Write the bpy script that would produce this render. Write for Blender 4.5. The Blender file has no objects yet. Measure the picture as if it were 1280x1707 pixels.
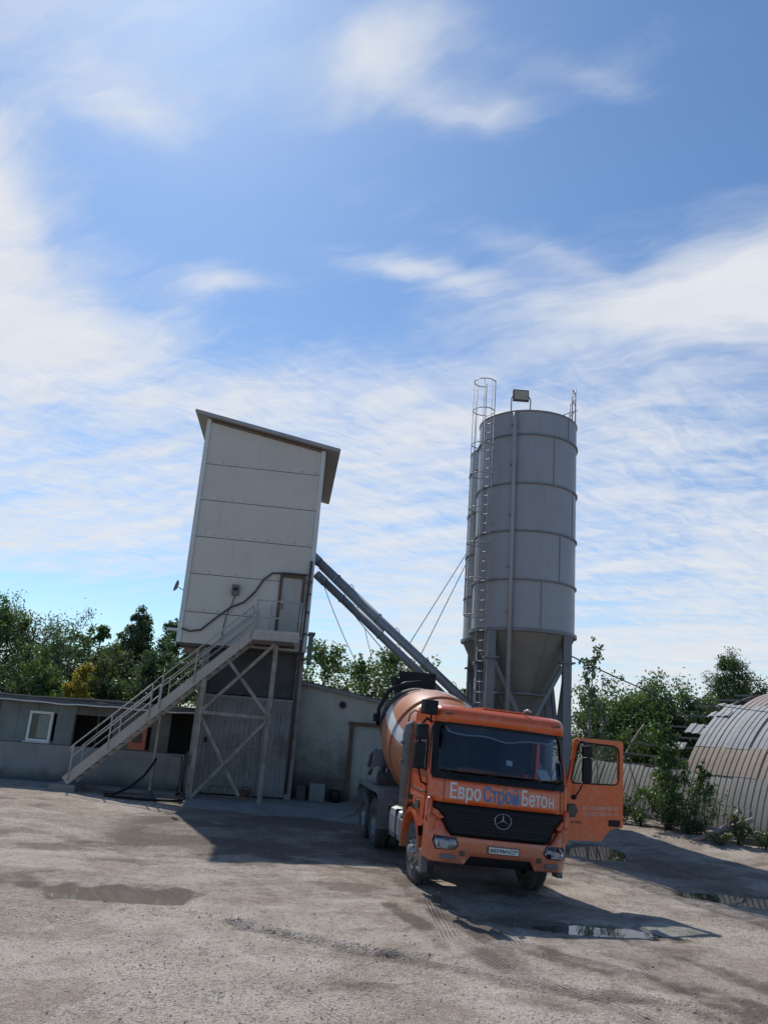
import bpy, bmesh, math, random
import numpy as np
from mathutils import Vector, Matrix, Euler
R_ = math.radians
sc = bpy.context.scene
col = sc.collection
rng = np.random.default_rng(7)
random.seed(7)

# ------------------------------------------------------------------ camera
cam = bpy.data.cameras.new('camera')
cam.sensor_fit = 'VERTICAL'; cam.sensor_height = 36.0; cam.sensor_width = 27.0
cam.lens = 36.0 * 1282 / 1707
cam.clip_start = 0.1; cam.clip_end = 5000
camo = bpy.data.objects.new('camera', cam); col.objects.link(camo)
PITCH, ROLL = R_(15.0), R_(4.4)
fw = Vector((0, math.cos(PITCH), math.sin(PITCH))); rt = Vector((1, 0, 0)); up = rt.cross(fw)
r2 = rt * math.cos(ROLL) + up * math.sin(ROLL); u2 = up * math.cos(ROLL) - rt * math.sin(ROLL)
M = Matrix((r2, u2, -fw)).transposed().to_4x4(); M.translation = (0, 0, 2.75)
camo.matrix_world = M
sc.camera = camo

# ------------------------------------------------------------------ node helper
class S:
    """a socket with arithmetic"""
    def __init__(s, t, o): s.t, s.o = t, o
    def m(s, op, *a, clamp=False):
        n = s.t.nodes.new('ShaderNodeMath'); n.operation = op; n.use_clamp = clamp
        for i, v in enumerate((s,) + a):
            if isinstance(v, S): s.t.links.new(v.o, n.inputs[i])
            else: n.inputs[i].default_value = v
        return S(s.t, n.outputs[0])
    def __add__(s, b): return s.m('ADD', b)
    def __radd__(s, b): return s.m('ADD', b)
    def __sub__(s, b): return s.m('SUBTRACT', b)
    def __rsub__(s, b): return (s * -1.0) + b
    def __mul__(s, b): return s.m('MULTIPLY', b)
    def __rmul__(s, b): return s.m('MULTIPLY', b)
    def __truediv__(s, b): return s.m('DIVIDE', b)
    def max(s, b): return s.m('MAXIMUM', b)
    def min(s, b): return s.m('MINIMUM', b)
    def sstep(s, a, b):
        n = s.t.nodes.new('ShaderNodeMapRange'); n.interpolation_type = 'SMOOTHSTEP'
        s.t.links.new(s.o, n.inputs[0]); n.inputs[1].default_value = a; n.inputs[2].default_value = b
        return S(s.t, n.outputs[0])
def comb(t, x, y, z):
    n = t.nodes.new('ShaderNodeCombineXYZ')
    for i, v in enumerate((x, y, z)):
        if isinstance(v, S): t.links.new(v.o, n.inputs[i])
        else: n.inputs[i].default_value = v
    return S(t, n.outputs[0])
def noise(t, vec, scale, detail=4, rough=.55, dist=0.0, color=False):
    n = t.nodes.new('ShaderNodeTexNoise'); n.inputs['Scale'].default_value = scale
    n.inputs['Detail'].default_value = detail; n.inputs['Roughness'].default_value = rough; n.inputs['Distortion'].default_value = dist
    if vec is not None: t.links.new(vec.o, n.inputs['Vector'])
    return S(t, n.outputs['Color' if color else 'Fac'])
def mixc(t, f, a, b):
    n = t.nodes.new('ShaderNodeMix'); n.data_type = 'RGBA'
    if isinstance(f, S): t.links.new(f.o, n.inputs[0])
    else: n.inputs[0].default_value = f
    for k, v in ((6, a), (7, b)):
        if isinstance(v, S): t.links.new(v.o, n.inputs[k])
        else: n.inputs[k].default_value = (*v, 1)
    return S(t, n.outputs[2])

# ------------------------------------------------------------------ sky, sun, exposure
SUN_EL, SUN_AZ = R_(51), R_(-23)          # azimuth measured from +Y towards +X
w = bpy.data.worlds.new('World'); sc.world = w; w.use_nodes = True
t = w.node_tree; t.nodes.clear()
sky = t.nodes.new('ShaderNodeTexSky'); sky.sky_type = 'NISHITA'; sky.sun_disc = False
sky.sun_elevation = SUN_EL; sky.sun_rotation = SUN_AZ
sky.altitude = 100; sky.air_density = 1.0; sky.dust_density = 0.35; sky.ozone_density = 2.5
tc = t.nodes.new('ShaderNodeTexCoord')
sep = t.nodes.new('ShaderNodeSeparateXYZ'); t.links.new(tc.outputs['Generated'], sep.inputs[0])
dx, dy, dz = (S(t, sep.outputs[i]) for i in range(3))
k = dz.max(0.0) + 0.15
u, v = dx / k, dy / k
uv = comb(t, u, v, 0.0)
wn = noise(t, uv, 2.2, 4, .6, color=True)
sepn = t.nodes.new('ShaderNodeSeparateXYZ'); t.links.new(wn.o, sepn.inputs[0])
uw = u + (S(t, sepn.outputs[0]) - .5) * .22
vw = v + (S(t, sepn.outputs[1]) - .5) * .22
def blob(cx, cy, a, b, rot, amp):
    c, s_ = math.cos(R_(rot)), math.sin(R_(rot))
    p = ((uw - cx) * c + (vw - cy) * s_) / a
    q = ((vw - cy) * c - (uw - cx) * s_) / b
    e = (p * p + q * q) * -1.0
    return e.m('EXPONENT') * amp
cov = blob(-.70, 1.10, .17, .20, 0, .75)
for a in ((-.80, 1.42, .28, .22, 0, .75), (-.40, .93, .09, .07, 20, .45), (-.03, .80, .10, .05, -40, .5), (.06, .88, .11, .05, 10, .5), (.22, .82, .14, .03, 15, .26),
          (-.33, 1.31, .09, .05, 0, .5), (.02, 1.22, .17, .055, 12, .5), (.20, 1.15, .16, .04, 22, .34), (.45, 1.28, .34, .13, -38, .65),
          (.75, 1.25, .3, .22, -30, .55), (-.47, .76, .30, .17, 0, .40)):
    cov = cov + blob(*a)
low = vw.sstep(1.28, 1.75)
# streaks: long thin bands drifting across, finer ripples on top
sa = comb(t, uw * 1.0 - vw * .35, vw * 3.2 + uw * 1.5, 0.0)
st = noise(t, sa, 1.6, 7, .62, .4)
rp = comb(t, uw * 8.0 + vw * 3.0, vw * 22.0 - uw * 12.0, 0.3)
rip = noise(t, rp, 1.0, 3, .6, .6)
big = noise(t, uv, .9, 5, .6, .3)
far = v.sstep(2.6, 3.6)
fib = noise(t, comb(t, uw * 2.6 - vw * .9, vw * 7.5 + uw * 3.2, 0.7), 1.6, 8, .68, .6)
dens = cov + low * .60 + (st - .5) * 1.15 + (big - .5) * .9 + (fib - .5) * .42 + (rip - .5) * .62 * low - far * (u * -1.0).sstep(-.3, .9) * .55 + far * .05
dens = dens.sstep(.02, .98)
dens = dens.min(.96)
cl = mixc(t, noise(t, sa, 3.0, 4, .6), (6.9, 7.25, 7.9), (8.5, 8.7, 9.1))
gain = t.nodes.new('ShaderNodeMix'); gain.data_type = 'RGBA'; gain.blend_type = 'MULTIPLY'; gain.inputs[0].default_value = 1.0
t.links.new(sky.outputs[0], gain.inputs[6]); gain.inputs[7].default_value = (.92, 1.14, 1.30, 1)
cmix = mixc(t, dens, S(t, gain.outputs[2]), cl)
bg = t.nodes.new('ShaderNodeBackground'); bg.inputs[1].default_value = 0.1
t.links.new(cmix.o, bg.inputs[0])
wo = t.nodes.new('ShaderNodeOutputWorld'); t.links.new(bg.outputs[0], wo.inputs[0])

sl = bpy.data.lights.new('sun', 'SUN'); sl.energy = 3.6; sl.angle = R_(0.55); sl.color = (1.0, .95, .87)
so = bpy.data.objects.new('sun', sl); col.objects.link(so)
sd = Vector((math.sin(SUN_AZ) * math.cos(SUN_EL), math.cos(SUN_AZ) * math.cos(SUN_EL), math.sin(SUN_EL)))
so.rotation_euler = sd.to_track_quat('Z', 'Y').to_euler(); so.location = sd * 60
sc.view_settings.view_transform = 'Standard'; sc.view_settings.look = 'None'
sc.view_settings.exposure = 0.0; sc.view_settings.gamma = 1.0
sc.view_settings.use_curve_mapping = False

# ------------------------------------------------------------------ materials
def new_mat(name):
    m = bpy.data.materials.new(name); m.use_nodes = True
    t = m.node_tree; b = t.nodes['Principled BSDF']
    return m, t, b
def tex(t, kind='Object'):
    n = t.nodes.new('ShaderNodeTexCoord'); return S(t, n.outputs[kind])
def world_pos(t):
    n = t.nodes.new('ShaderNodeNewGeometry'); return S(t, n.outputs['Position'])
def sxyz(v):
    n = v.t.nodes.new('ShaderNodeSeparateXYZ'); v.t.links.new(v.o, n.inputs[0]); return [S(v.t, o) for o in n.outputs]
def setbump(t, b, h, strength=.3, dist=.02):
    n = t.nodes.new('ShaderNodeBump'); n.inputs['Strength'].default_value = strength; n.inputs['Distance'].default_value = dist
    t.links.new(h.o, n.inputs['Height']); t.links.new(n.outputs[0], b.inputs['Normal'])
def orand(t):
    n = t.nodes.new('ShaderNodeObjectInfo'); return S(t, n.outputs['Random'])
def M_(name, c, rough=.6, metal=0.0, c2=None, scale=3.0, amt=.5, streak=None, bump=0.0, bscale=40, spec=.5, coat=0.0, rnd=0.0, zdirt=None, dust=0.0):
    """colour varied by noise; streak = (colour, amount) for vertical runs of rust or dirt"""
    m, t, b = new_mat(name)
    p = world_pos(t)
    f = noise(t, p, scale, 6, .6)
    cc = mixc(t, (f.sstep(.35, .7)) * amt, c, c2 if c2 else tuple(x * .8 for x in c))
    if streak:
        x, y, z = sxyz(p)
        sv = comb(t, x * 6.0, y * 6.0, z * .45)
        sm = noise(t, sv, 1.4, 5, .65).sstep(.52, .74) * noise(t, p, .9, 3, .5).sstep(.38, .62)
        cc = mixc(t, sm * streak[1], cc, streak[0])
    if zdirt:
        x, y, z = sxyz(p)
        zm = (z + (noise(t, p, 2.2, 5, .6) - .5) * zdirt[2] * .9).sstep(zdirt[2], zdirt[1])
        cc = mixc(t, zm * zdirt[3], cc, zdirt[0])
    if dust:
        cc = mixc(t, noise(t, p, 11.0, 7, .72).sstep(.46, .74) * noise(t, p, 1.9, 3, .5).sstep(.3, .65) * dust, cc, (.48, .40, .34))
    if rnd:
        hs = t.nodes.new('ShaderNodeHueSaturation'); t.links.new(cc.o, hs.inputs['Color'])
        val = orand(t) * rnd + (1 - rnd * .5); t.links.new(val.o, hs.inputs['Value']); cc = S(t, hs.outputs[0])
    t.links.new(cc.o, b.inputs['Base Color'])
    rr = noise(t, p, scale * 2.3, 3) * .25 + (rough - .12); t.links.new(rr.o, b.inputs['Roughness'])
    b.inputs['Metallic'].default_value = metal; b.inputs['Specular IOR Level'].default_value = spec
    b.inputs['Coat Weight'].default_value = coat; b.inputs['Coat Roughness'].default_value = .12
    if bump: setbump(t, b, noise(t, p, bscale, 5, .6), bump, .01)
    return m

MT = {}
MT['panel'] = M_('tower_panel_paint', (.58, .53, .46), .5, 0, (.51, .465, .40), 1.1, .6, ((.28, .22, .16), .35), .04, 60)
MT['flash'] = M_('white_flashing', (.62, .62, .60), .5, .0, (.5, .5, .48), 2, .5, ((.3, .25, .2), .3))
MT['roofm'] = M_('roof_metal', (.34, .33, .32), .5, .2, (.25, .24, .22), 2, .6, ((.22, .12, .07), .5))
MT['soffit'] = M_('soffit', (.30, .29, .28), .7, 0, (.24, .23, .22), 2)
MT['rust'] = M_('rusty_steel', (.20, .16, .13), .75, .2, (.14, .085, .055), 5, .8, None, .2, 50)
MT['rustbeam'] = M_('dirty_steel_beam', (.33, .285, .235), .7, .0, (.19, .13, .09), 3.5, .8, ((.16, .09, .05), .7), .15, 40)
MT['stairm'] = M_('grey_stair_paint', (.47, .41, .34), .6, .0, (.34, .285, .23), 3, .6, ((.2, .12, .07), .45), .06, 40)
MT['rail'] = M_('rail_paint', (.46, .43, .385), .55, .1, (.34, .29, .24), 6, .6)
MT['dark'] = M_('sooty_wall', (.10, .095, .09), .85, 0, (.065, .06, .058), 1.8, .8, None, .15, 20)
MT['gate'] = M_('gate_sheet', (.29, .275, .255), .65, .0, (.20, .18, .155), 1.8, .8, ((.14, .08, .05), .9), .04, 40)
MT['silo'] = M_('silo_grey_paint', (.32, .315, .32), .45, .15, (.275, .27, .275), .8, .6, ((.22, .19, .165), .55), .03, 30)
MT['silo2'] = M_('silo_trim', (.19, .19, .195), .5, .1, (.145, .145, .15), 2, .6)
MT['cone'] = M_('silo_cone_dusty', (.21, .195, .165), .65, .0, (.15, .14, .12), 1.6, .8, ((.15, .13, .11), .4))
MT['tube'] = M_('conveyor_steel', (.27, .285, .31), .45, .3, (.20, .21, .22), 2.5, .6, ((.18, .15, .12), .3))
MT['cable'] = M_('cable', (.04, .04, .045), .6)
MT['pipe'] = M_('dark_pipe', (.07, .065, .065), .6, .2, (.12, .08, .06), 4, .6)
MT['conc'] = M_('concrete', (.25, .235, .215), .85, 0, (.17, .16, .15), 2.5, .8, None, .35, 30)
MT['apron'] = M_('damp_concrete', (.23, .22, .205), .85, 0, (.15, .143, .133), 1.2, .8, None, .25, 25)
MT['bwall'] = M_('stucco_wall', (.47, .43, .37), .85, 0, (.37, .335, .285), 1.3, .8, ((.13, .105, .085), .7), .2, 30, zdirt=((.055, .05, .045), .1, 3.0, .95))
MT['lowwall'] = M_('low_concrete_wall', (.30, .28, .255), .85, 0, (.22, .205, .185), 1.4, .8, ((.10, .095, .09), .5), .25, 25, zdirt=((.07, .068, .07), 0.0, .55, .9))
MT['siding'] = M_('grey_siding', (.16, .148, .13), .7, 0, (.10, .093, .083), 1.9, .9, ((.06, .05, .045), .8), .06, 30)
MT['siding2'] = M_('green_grey_siding', (.19, .21, .195), .7, 0, (.14, .155, .145), 1.5, .8, ((.10, .09, .08), .4))
MT['felt'] = M_('roof_felt', (.09, .085, .08), .9, 0, (.14, .13, .11), 2, .8, None, .4, 20)
MT['white'] = M_('white_frame', (.72, .72, .70), .45, 0, (.55, .54, .5), 4, .5)
MT['black'] = M_('black_plastic', (.010, .011, .013), .5, 0, (.016, .016, .018), 5, spec=.25)
MT['blackdoor'] = M_('dark_opening', (.02, .02, .02), .9)
MT['brown'] = M_('brown_frame', (.14, .085, .055), .75, .1, (.08, .05, .035), 3, .7)
MT['doorleaf'] = M_('cream_door', (.42, .40, .36), .65, 0, (.34, .32, .28), 1.5, .7, ((.16, .10, .06), .4), .1, 30, zdirt=((.14, .12, .10), .2, 1.2, .7))
MT['lampglass'] = M_('lamp_glass', (.42, .37, .25), .3, 0, (.3, .27, .2), 8)
MT['ora'] = M_('orange_truck_paint', (.68, .10, .010), .30, 0, (.62, .10, .016), 2.0, .5, ((.36, .16, .09), .35), 0, 30, .5, .6, zdirt=((.33, .22, .16), .2, 1.45, .6), dust=.42)
MT['grey_pl'] = M_('grey_plastic', (.13, .13, .135), .55, 0, (.18, .17, .16), 5)
MT['chass'] = M_('chassis_dusty', (.07, .07, .072), .75, 0, (.14, .13, .12), 3, .7, dust=.5)
MT['mud'] = M_('mudguard_grey', (.16, .165, .17), .7, 0, (.11, .11, .11), 3, .7, dust=.5)
MT['tyre'] = M_('tyre_dusty', (.045, .043, .042), .85, 0, (.15, .14, .125), 6, .6)
MT['rim'] = M_('rim_steel', (.30, .30, .30), .5, .6, (.17, .16, .15), 8, .8)
MT['alu'] = M_('aluminium', (.42, .43, .44), .45, .7, (.42, .42, .42), 5)
MT['chrome'] = M_('chrome', (.8, .8, .82), .15, 1.0, (.7, .7, .72), 5)
MT['txtw'] = M_('letter_white', (.66, .64, .61), .5, 0, (.58, .53, .5), 9)
MT['txtb'] = M_('letter_blue', (.045, .17, .36), .5, 0, (.06, .2, .4), 9)
MT['txtp'] = M_('letter_faded', (.68, .46, .38), .6, 0, (.60, .30, .2), 20, .9)
MT['txtk'] = M_('letter_dark', (.03, .02, .02), .5)
MT['green'] = M_('mark_green', (.10, .2, .08), .5)
MT['plate'] = M_('plate_white', (.7, .7, .68), .4, 0, (.6, .6, .58), 12)
MT['paper'] = M_('paper', (.78, .8, .84), .7)
MT['seat'] = M_('seat_fabric', (.03, .032, .04), .9)
MT['redp'] = M_('red_print', (.55, .13, .07), .6, 0, (.42, .16, .08), 8)
MT['wood'] = M_('weathered_wood', (.30, .27, .24), .85, 0, (.18, .15, .13), 6, .8, None, .3, 30)
MT['pinkpipe'] = M_('old_pipe', (.42, .31, .27), .7, 0, (.30, .22, .19), 4, .8, None, .2, 30)
MT['bark'] = M_('bark', (.10, .082, .065), .9, 0, (.06, .05, .04), 8, .8, None, .5, 20)
MT['birch'] = M_('birch_bark', (.42, .40, .37), .85, 0, (.10, .09, .08), 5, .8)
MT['stone'] = M_('stones', (.46, .39, .32), .9, 0, (.30, .25, .2), 15, .9)
MT['sheetA'] = M_('hangar_sheet_grey', (.35, .325, .285), .75, .0, (.34, .315, .28), 1.2, .7, ((.20, .13, .09), .5), .05, 30, rnd=.16, zdirt=((.17, .15, .125), .1, .8, .6))
MT['sheetB'] = M_('hangar_sheet_rusty', (.36, .295, .235), .75, .0, (.36, .27, .20), 1.4, .8, ((.25, .13, .075), .6), .05, 30, rnd=.18)
MT['sheetC'] = M_('hangar_sheet_zinc', (.36, .36, .35), .75, .0, (.36, .37, .375), 1.2, .7, ((.26, .20, .16), .35), .04, 30, rnd=.14)
MT['sheetD'] = M_('hangar_sheet_ridge', (.34, .295, .26), .75, .0, (.33, .25, .20), 1.2, .8, ((.22, .11, .07), .6), .05, 30, rnd=.18)

def glass_mat(name, tint, gloss=1.0, rough=.02):
    m, t, b = new_mat(name); t.nodes.remove(b)
    tr = t.nodes.new('ShaderNodeBsdfTransparent'); tr.inputs[0].default_value = (*tint, 1)
    gl = t.nodes.new('ShaderNodeBsdfGlossy'); gl.inputs['Roughness'].default_value = rough
    fr = t.nodes.new('ShaderNodeFresnel'); fr.inputs[0].default_value = 1.5
    mx = t.nodes.new('ShaderNodeMixShader')
    f = S(t, fr.outputs[0]) * gloss
    t.links.new(f.o, mx.inputs[0]); t.links.new(tr.outputs[0], mx.inputs[1]); t.links.new(gl.outputs[0], mx.inputs[2])
    t.links.new(mx.outputs[0], t.nodes['Material Output'].inputs[0]); return m
MT['glass'] = glass_mat('windscreen_glass', (.80, .84, .88))
MT['dglass'] = glass_mat('door_glass', (.72, .82, .80))
MT['wglass'] = glass_mat('window_glass', (.75, .82, .82), 1.2)
MT['lens'] = glass_mat('headlight_lens', (.9, .9, .92))

def leaf_mat(name, c1, c2):
    m, t, b = new_mat(name); t.nodes.remove(b)
    a = t.nodes.new('ShaderNodeAttribute'); a.attribute_name = 'tone'
    p = world_pos(t)
    cc = mixc(t, S(t, a.outputs['Fac']) * .65 + noise(t, p, .7, 3) * .5 - .05, c1, c2)
    d = t.nodes.new('ShaderNodeBsdfDiffuse'); tl = t.nodes.new('ShaderNodeBsdfTranslucent'); g = t.nodes.new('ShaderNodeBsdfGlossy')
    g.inputs['Roughness'].default_value = .45; g.inputs[0].default_value = (.8, .8, .8, 1)
    t.links.new(cc.o, d.inputs[0])
    tcn = mixc(t, .5, cc, (c2[0] * 1.4, c2[1] * 1.25, c2[2] * .6)); t.links.new(tcn.o, tl.inputs[0])
    m1 = t.nodes.new('ShaderNodeMixShader'); m1.inputs[0].default_value = .42
    t.links.new(d.outputs[0], m1.inputs[1]); t.links.new(tl.outputs[0], m1.inputs[2])
    m2 = t.nodes.new('ShaderNodeMixShader'); m2.inputs[0].default_value = .06
    t.links.new(m1.outputs[0], m2.inputs[1]); t.links.new(g.outputs[0], m2.inputs[2])
    t.links.new(m2.outputs[0], t.nodes['Material Output'].inputs[0]); return m
MT['leaf_g'] = leaf_mat('leaf_green', (.045, .095, .024), (.11, .195, .05))
MT['leaf_d'] = leaf_mat('leaf_dark', (.03, .068, .028), (.075, .135, .048))
MT['leaf_w'] = leaf_mat('leaf_willow', (.05, .088, .046), (.12, .18, .088))
MT['leaf_y'] = leaf_mat('leaf_yellow', (.22, .20, .025), (.42, .36, .045))
MT['leaf_b'] = leaf_mat('leaf_birch', (.04, .08, .03), (.095, .165, .05))
MT['leaf_l'] = leaf_mat('leaf_light', (.07, .11, .035), (.14, .17, .06))

# ------------------------------------------------------------------ mesh helpers
def tag(o, label=None, cat=None, group=None, kind=None):
    if label: o['label'] = label
    if cat: o['category'] = cat
    if group: o['group'] = group
    if kind: o['kind'] = kind
    return o
def empty(name, loc=(0, 0, 0), rot=(0, 0, 0)):
    o = bpy.data.objects.new(name, None); col.objects.link(o); o.location = loc; o.rotation_euler = rot; o.empty_display_size = .2
    return o
def link(name, me, parent=None):
    o = bpy.data.objects.new(name, me); col.objects.link(o)
    if parent: o.parent = parent
    return o
class MB:
    def __init__(s): s.v, s.f, s.sm = [], [], []
    def add(s, vs, fs, smooth=False):
        n = len(s.v); s.v += [tuple(p) for p in vs]; s.f += [tuple(i + n for i in f) for f in fs]; s.sm += [smooth] * len(fs); return s
    def box(s, c, d, rot=None, bev=0.0):
        hx, hy, hz = d[0] / 2, d[1] / 2, d[2] / 2
        if bev > 0:
            bm = bmesh.new(); bmesh.ops.create_cube(bm, size=1.0, matrix=Matrix.Diagonal((d[0], d[1], d[2], 1)))
            bmesh.ops.bevel(bm, geom=list(bm.edges), offset=min(bev, .45 * min(d)), segments=2, affect='EDGES', profile=.6)
            bm.verts.index_update(); vs = [x.co.copy() for x in bm.verts]; fs = [[x.index for x in f.verts] for f in bm.faces]; bm.free()
        else:
            vs = [Vector((x, y, z)) for x in (-hx, hx) for y in (-hy, hy) for z in (-hz, hz)]
            fs = [(0, 1, 3, 2), (4, 6, 7, 5), (0, 4, 5, 1), (2, 3, 7, 6), (0, 2, 6, 4), (1, 5, 7, 3)]
        if rot is not None:
            m = rot if isinstance(rot, Matrix) else Euler(rot).to_matrix()
            vs = [m @ x for x in vs]
        return s.add([x + Vector(c) for x in vs], fs)
    def bar(s, a, b, wd, h=None, upv=(0, 0, 1)):
        """box beam from a to b, wd across, h along upv"""
        a, b = Vector(a), Vector(b); d = b - a; L = d.length; d.normalize(); h = h or wd
        uu = Vector(upv); x = d.cross(uu)
        if x.length < 1e-4: x = d.cross(Vector((1, 0, 0)))
        x.normalize(); z = x.cross(d)
        m = Matrix((x, d, z)).transposed()
        return s.box((a + b) / 2, (wd, L, h), m)
    def tube(s, pts, r, n=8, smooth=True, caps=True):
        pts = [Vector(p) for p in pts]; rs = r if isinstance(r, (list, tuple)) else [r] * len(pts)
        vs, fs = [], []; prev = None
        for i, p in enumerate(pts):
            d = (pts[min(i + 1, len(pts) - 1)] - pts[max(i - 1, 0)]).normalized()
            if prev is None:
                x = d.cross(Vector((0, 0, 1)));
                if x.length < .05: x = d.cross(Vector((1, 0, 0)))
            else: x = prev - d * prev.dot(d)
            x.normalize(); prev = x; y = d.cross(x)
            for k in range(n):
                a = 2 * math.pi * k / n; vs.append(p + (x * math.cos(a) + y * math.sin(a)) * rs[i])
        for i in range(len(pts) - 1):
            for k in range(n): fs.append((i * n + k, i * n + (k + 1) % n, (i + 1) * n + (k + 1) % n, (i + 1) * n + k))
        s.add(vs, fs, smooth)
        if caps:
            m = len(s.v) - len(vs)
            s.f.append(tuple(m + k for k in range(n))[::-1]); s.f.append(tuple(m + (len(pts) - 1) * n + k for k in range(n))); s.sm += [False, False]
        return s
    def lathe(s, prof, n=32, o=(0, 0, 0), axis=(0, 0, 1), smooth=True, caps=False, a0=0, a1=2 * math.pi):
        """prof = [(radius, height)...] about axis"""
        q = Vector((0, 0, 1)).rotation_difference(Vector(axis).normalized()); o = Vector(o)
        full = abs(a1 - a0 - 2 * math.pi) < 1e-6; m = n if full else n + 1
        vs = [o + q @ Vector((r * math.cos(a0 + (a1 - a0) * k / n), r * math.sin(a0 + (a1 - a0) * k / n), h)) for r, h in prof for k in range(m)]
        fs = [(i * m + k, i * m + (k + 1) % m, (i + 1) * m + (k + 1) % m, (i + 1) * m + k) for i in range(len(prof) - 1) for k in range(n)]
        s.add(vs, fs, smooth)
        if caps and full:
            b = len(s.v) - len(vs); s.f.append(tuple(b + k for k in range(n))[::-1]); s.f.append(tuple(b + (len(prof) - 1) * n + k for k in range(n))); s.sm += [False] * 2
        return s
    def mesh(s, name, mat):
        me = bpy.data.meshes.new(name); me.from_pydata(s.v, [], s.f)
        me.polygons.foreach_set('use_smooth', s.sm); me.materials.append(mat); me.update(); return me
    def build(s, name, mat, parent=None):
        return link(name, s.mesh(name, MT[mat] if isinstance(mat, str) else mat), parent)
def prism(pts, d0, d1, plane='xz'):
    """extrude a polygon given in (x,z) from y=d0 to y=d1 (or (x,y) in z, (y,z) in x)"""
    mp = {'xz': lambda a, b, c: (a, c, b), 'xy': lambda a, b, c: (a, b, c), 'yz': lambda a, b, c: (c, a, b)}[plane]
    n = len(pts); mb = MB()
    mb.add([mp(a, b, d0) for a, b in pts] + [mp(a, b, d1) for a, b in pts],
           [tuple(range(n)), tuple(range(n, 2 * n))[::-1]] + [(i, i + n, (i + 1) % n + n, (i + 1) % n) for i in range(n)])
    return mb
def corr(width, height, pitch=.12, depth=.02):
    """corrugated sheet in the xz plane (x 0..width, z 0..height), ribs upright"""
    mb = MB(); xs = []; x = 0
    prof = [(0, 0), (.30, 0), (.42, 1), (.78, 1), (.90, 0)]
    while x < width - 1e-6:
        for a, d in prof:
            if x + a * pitch <= width: xs.append((x + a * pitch, -d * depth))
        x += pitch
    xs.append((width, 0)); n = len(xs)
    mb.add([(a, d, 0) for a, d in xs] + [(a, d, height) for a, d in xs], [(i, i + 1, n + i + 1, n + i) for i in range(n - 1)])
    return mb
def text_mesh(body, size, xs=1.0, offset=0.0, extrude=0.0, align='LEFT'):
    cu = bpy.data.curves.new('txt', 'FONT'); cu.body = body; cu.size = size; cu.extrude = extrude; cu.align_x = align
    cu.resolution_u = 4
    o = bpy.data.objects.new('txt', cu); col.objects.link(o)
    bpy.context.view_layer.update()
    me = bpy.data.meshes.new_from_object(o.evaluated_get(bpy.context.evaluated_depsgraph_get()))
    bpy.data.objects.remove(o); bpy.data.curves.remove(cu)
    for v in me.vertices: v.co.x *= xs
    if offset:       # heavier strokes: the glyphs repeated a hair apart, each a little proud of the last
        bm = bmesh.new()
        for k, (ox, oy) in enumerate(((-offset, 0), (offset, 0), (0, offset * .6), (0, -offset * .6), (0, 0))):
            m2 = me.copy()
            for v in m2.vertices: v.co += Vector((ox, oy, k * .0004))
            bm.from_mesh(m2); bpy.data.meshes.remove(m2)
        bm.to_mesh(me); bm.free()
    return me

# ------------------------------------------------------------------ ground
def vnoise(x, y, seed):
    xi, yi = np.floor(x).astype(np.int64), np.floor(y).astype(np.int64); fx, fy = x - xi, y - yi
    fx, fy = fx * fx * (3 - 2 * fx), fy * fy * (3 - 2 * fy)
    def h(a, b):
        n = (a * 374761393 + b * 668265263 + seed * 974711) & 0x7fffffff
        n = ((n ^ (n >> 13)) * 1274126177) & 0x7fffffff
        return ((n ^ (n >> 16)) & 0xffff) / 65535.0
    return (h(xi, yi) * (1 - fx) + h(xi + 1, yi) * fx) * (1 - fy) + (h(xi, yi + 1) * (1 - fx) + h(xi + 1, yi + 1) * fx) * fy
def fbm(x, y, seed, oct=4):
    r = 0; a = .5; 
    for i in range(oct): r = r + a * (vnoise(x, y, seed + i) - .5); x, y, a = x * 2.03, y * 2.03, a * .5
    return r
def ss(a, b, x):
    q = np.clip((x - a) / (b - a), 0, 1); return q * q * (3 - 2 * q)
PUD = [(-3.5, 12.33, 1.12, .42, -.10), (3.55, 12.45, 1.15, .30, .05), (5.85, 20.4, .85, 1.0, 0), (7.55, 15.55, 1.2, .55, -.2)]
CR = [(-1.55, 11.32), (-1.2, 11.1), (-.75, 10.98), (-.3, 10.75), (.3, 10.5), (.9, 10.42)]
def segdist(x, y, P):
    d = np.full(x.shape, 1e9)
    for (ax, ay), (bx, by) in zip(P[:-1], P[1:]):
        L = (bx - ax) ** 2 + (by - ay) ** 2
        q = np.clip(((x - ax) * (bx - ax) + (y - ay) * (by - ay)) / L, 0, 1)
        d = np.minimum(d, np.hypot(x - ax - q * (bx - ax), y - ay - q * (by - ay)))
    return d
def tilt(x, y): return -.004 * np.clip(x - 1.0, 0, 3.6) * ss(9, 12, y) * (1 - ss(19, 24, y))
def bank(x, y):
    q = (x + y) * .7071
    return .22 * ss(20.9, 23.2, q) * ss(3.0, 7.0, x - (y - 20) * .05) * (1 - ss(40, 60, q))
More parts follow.
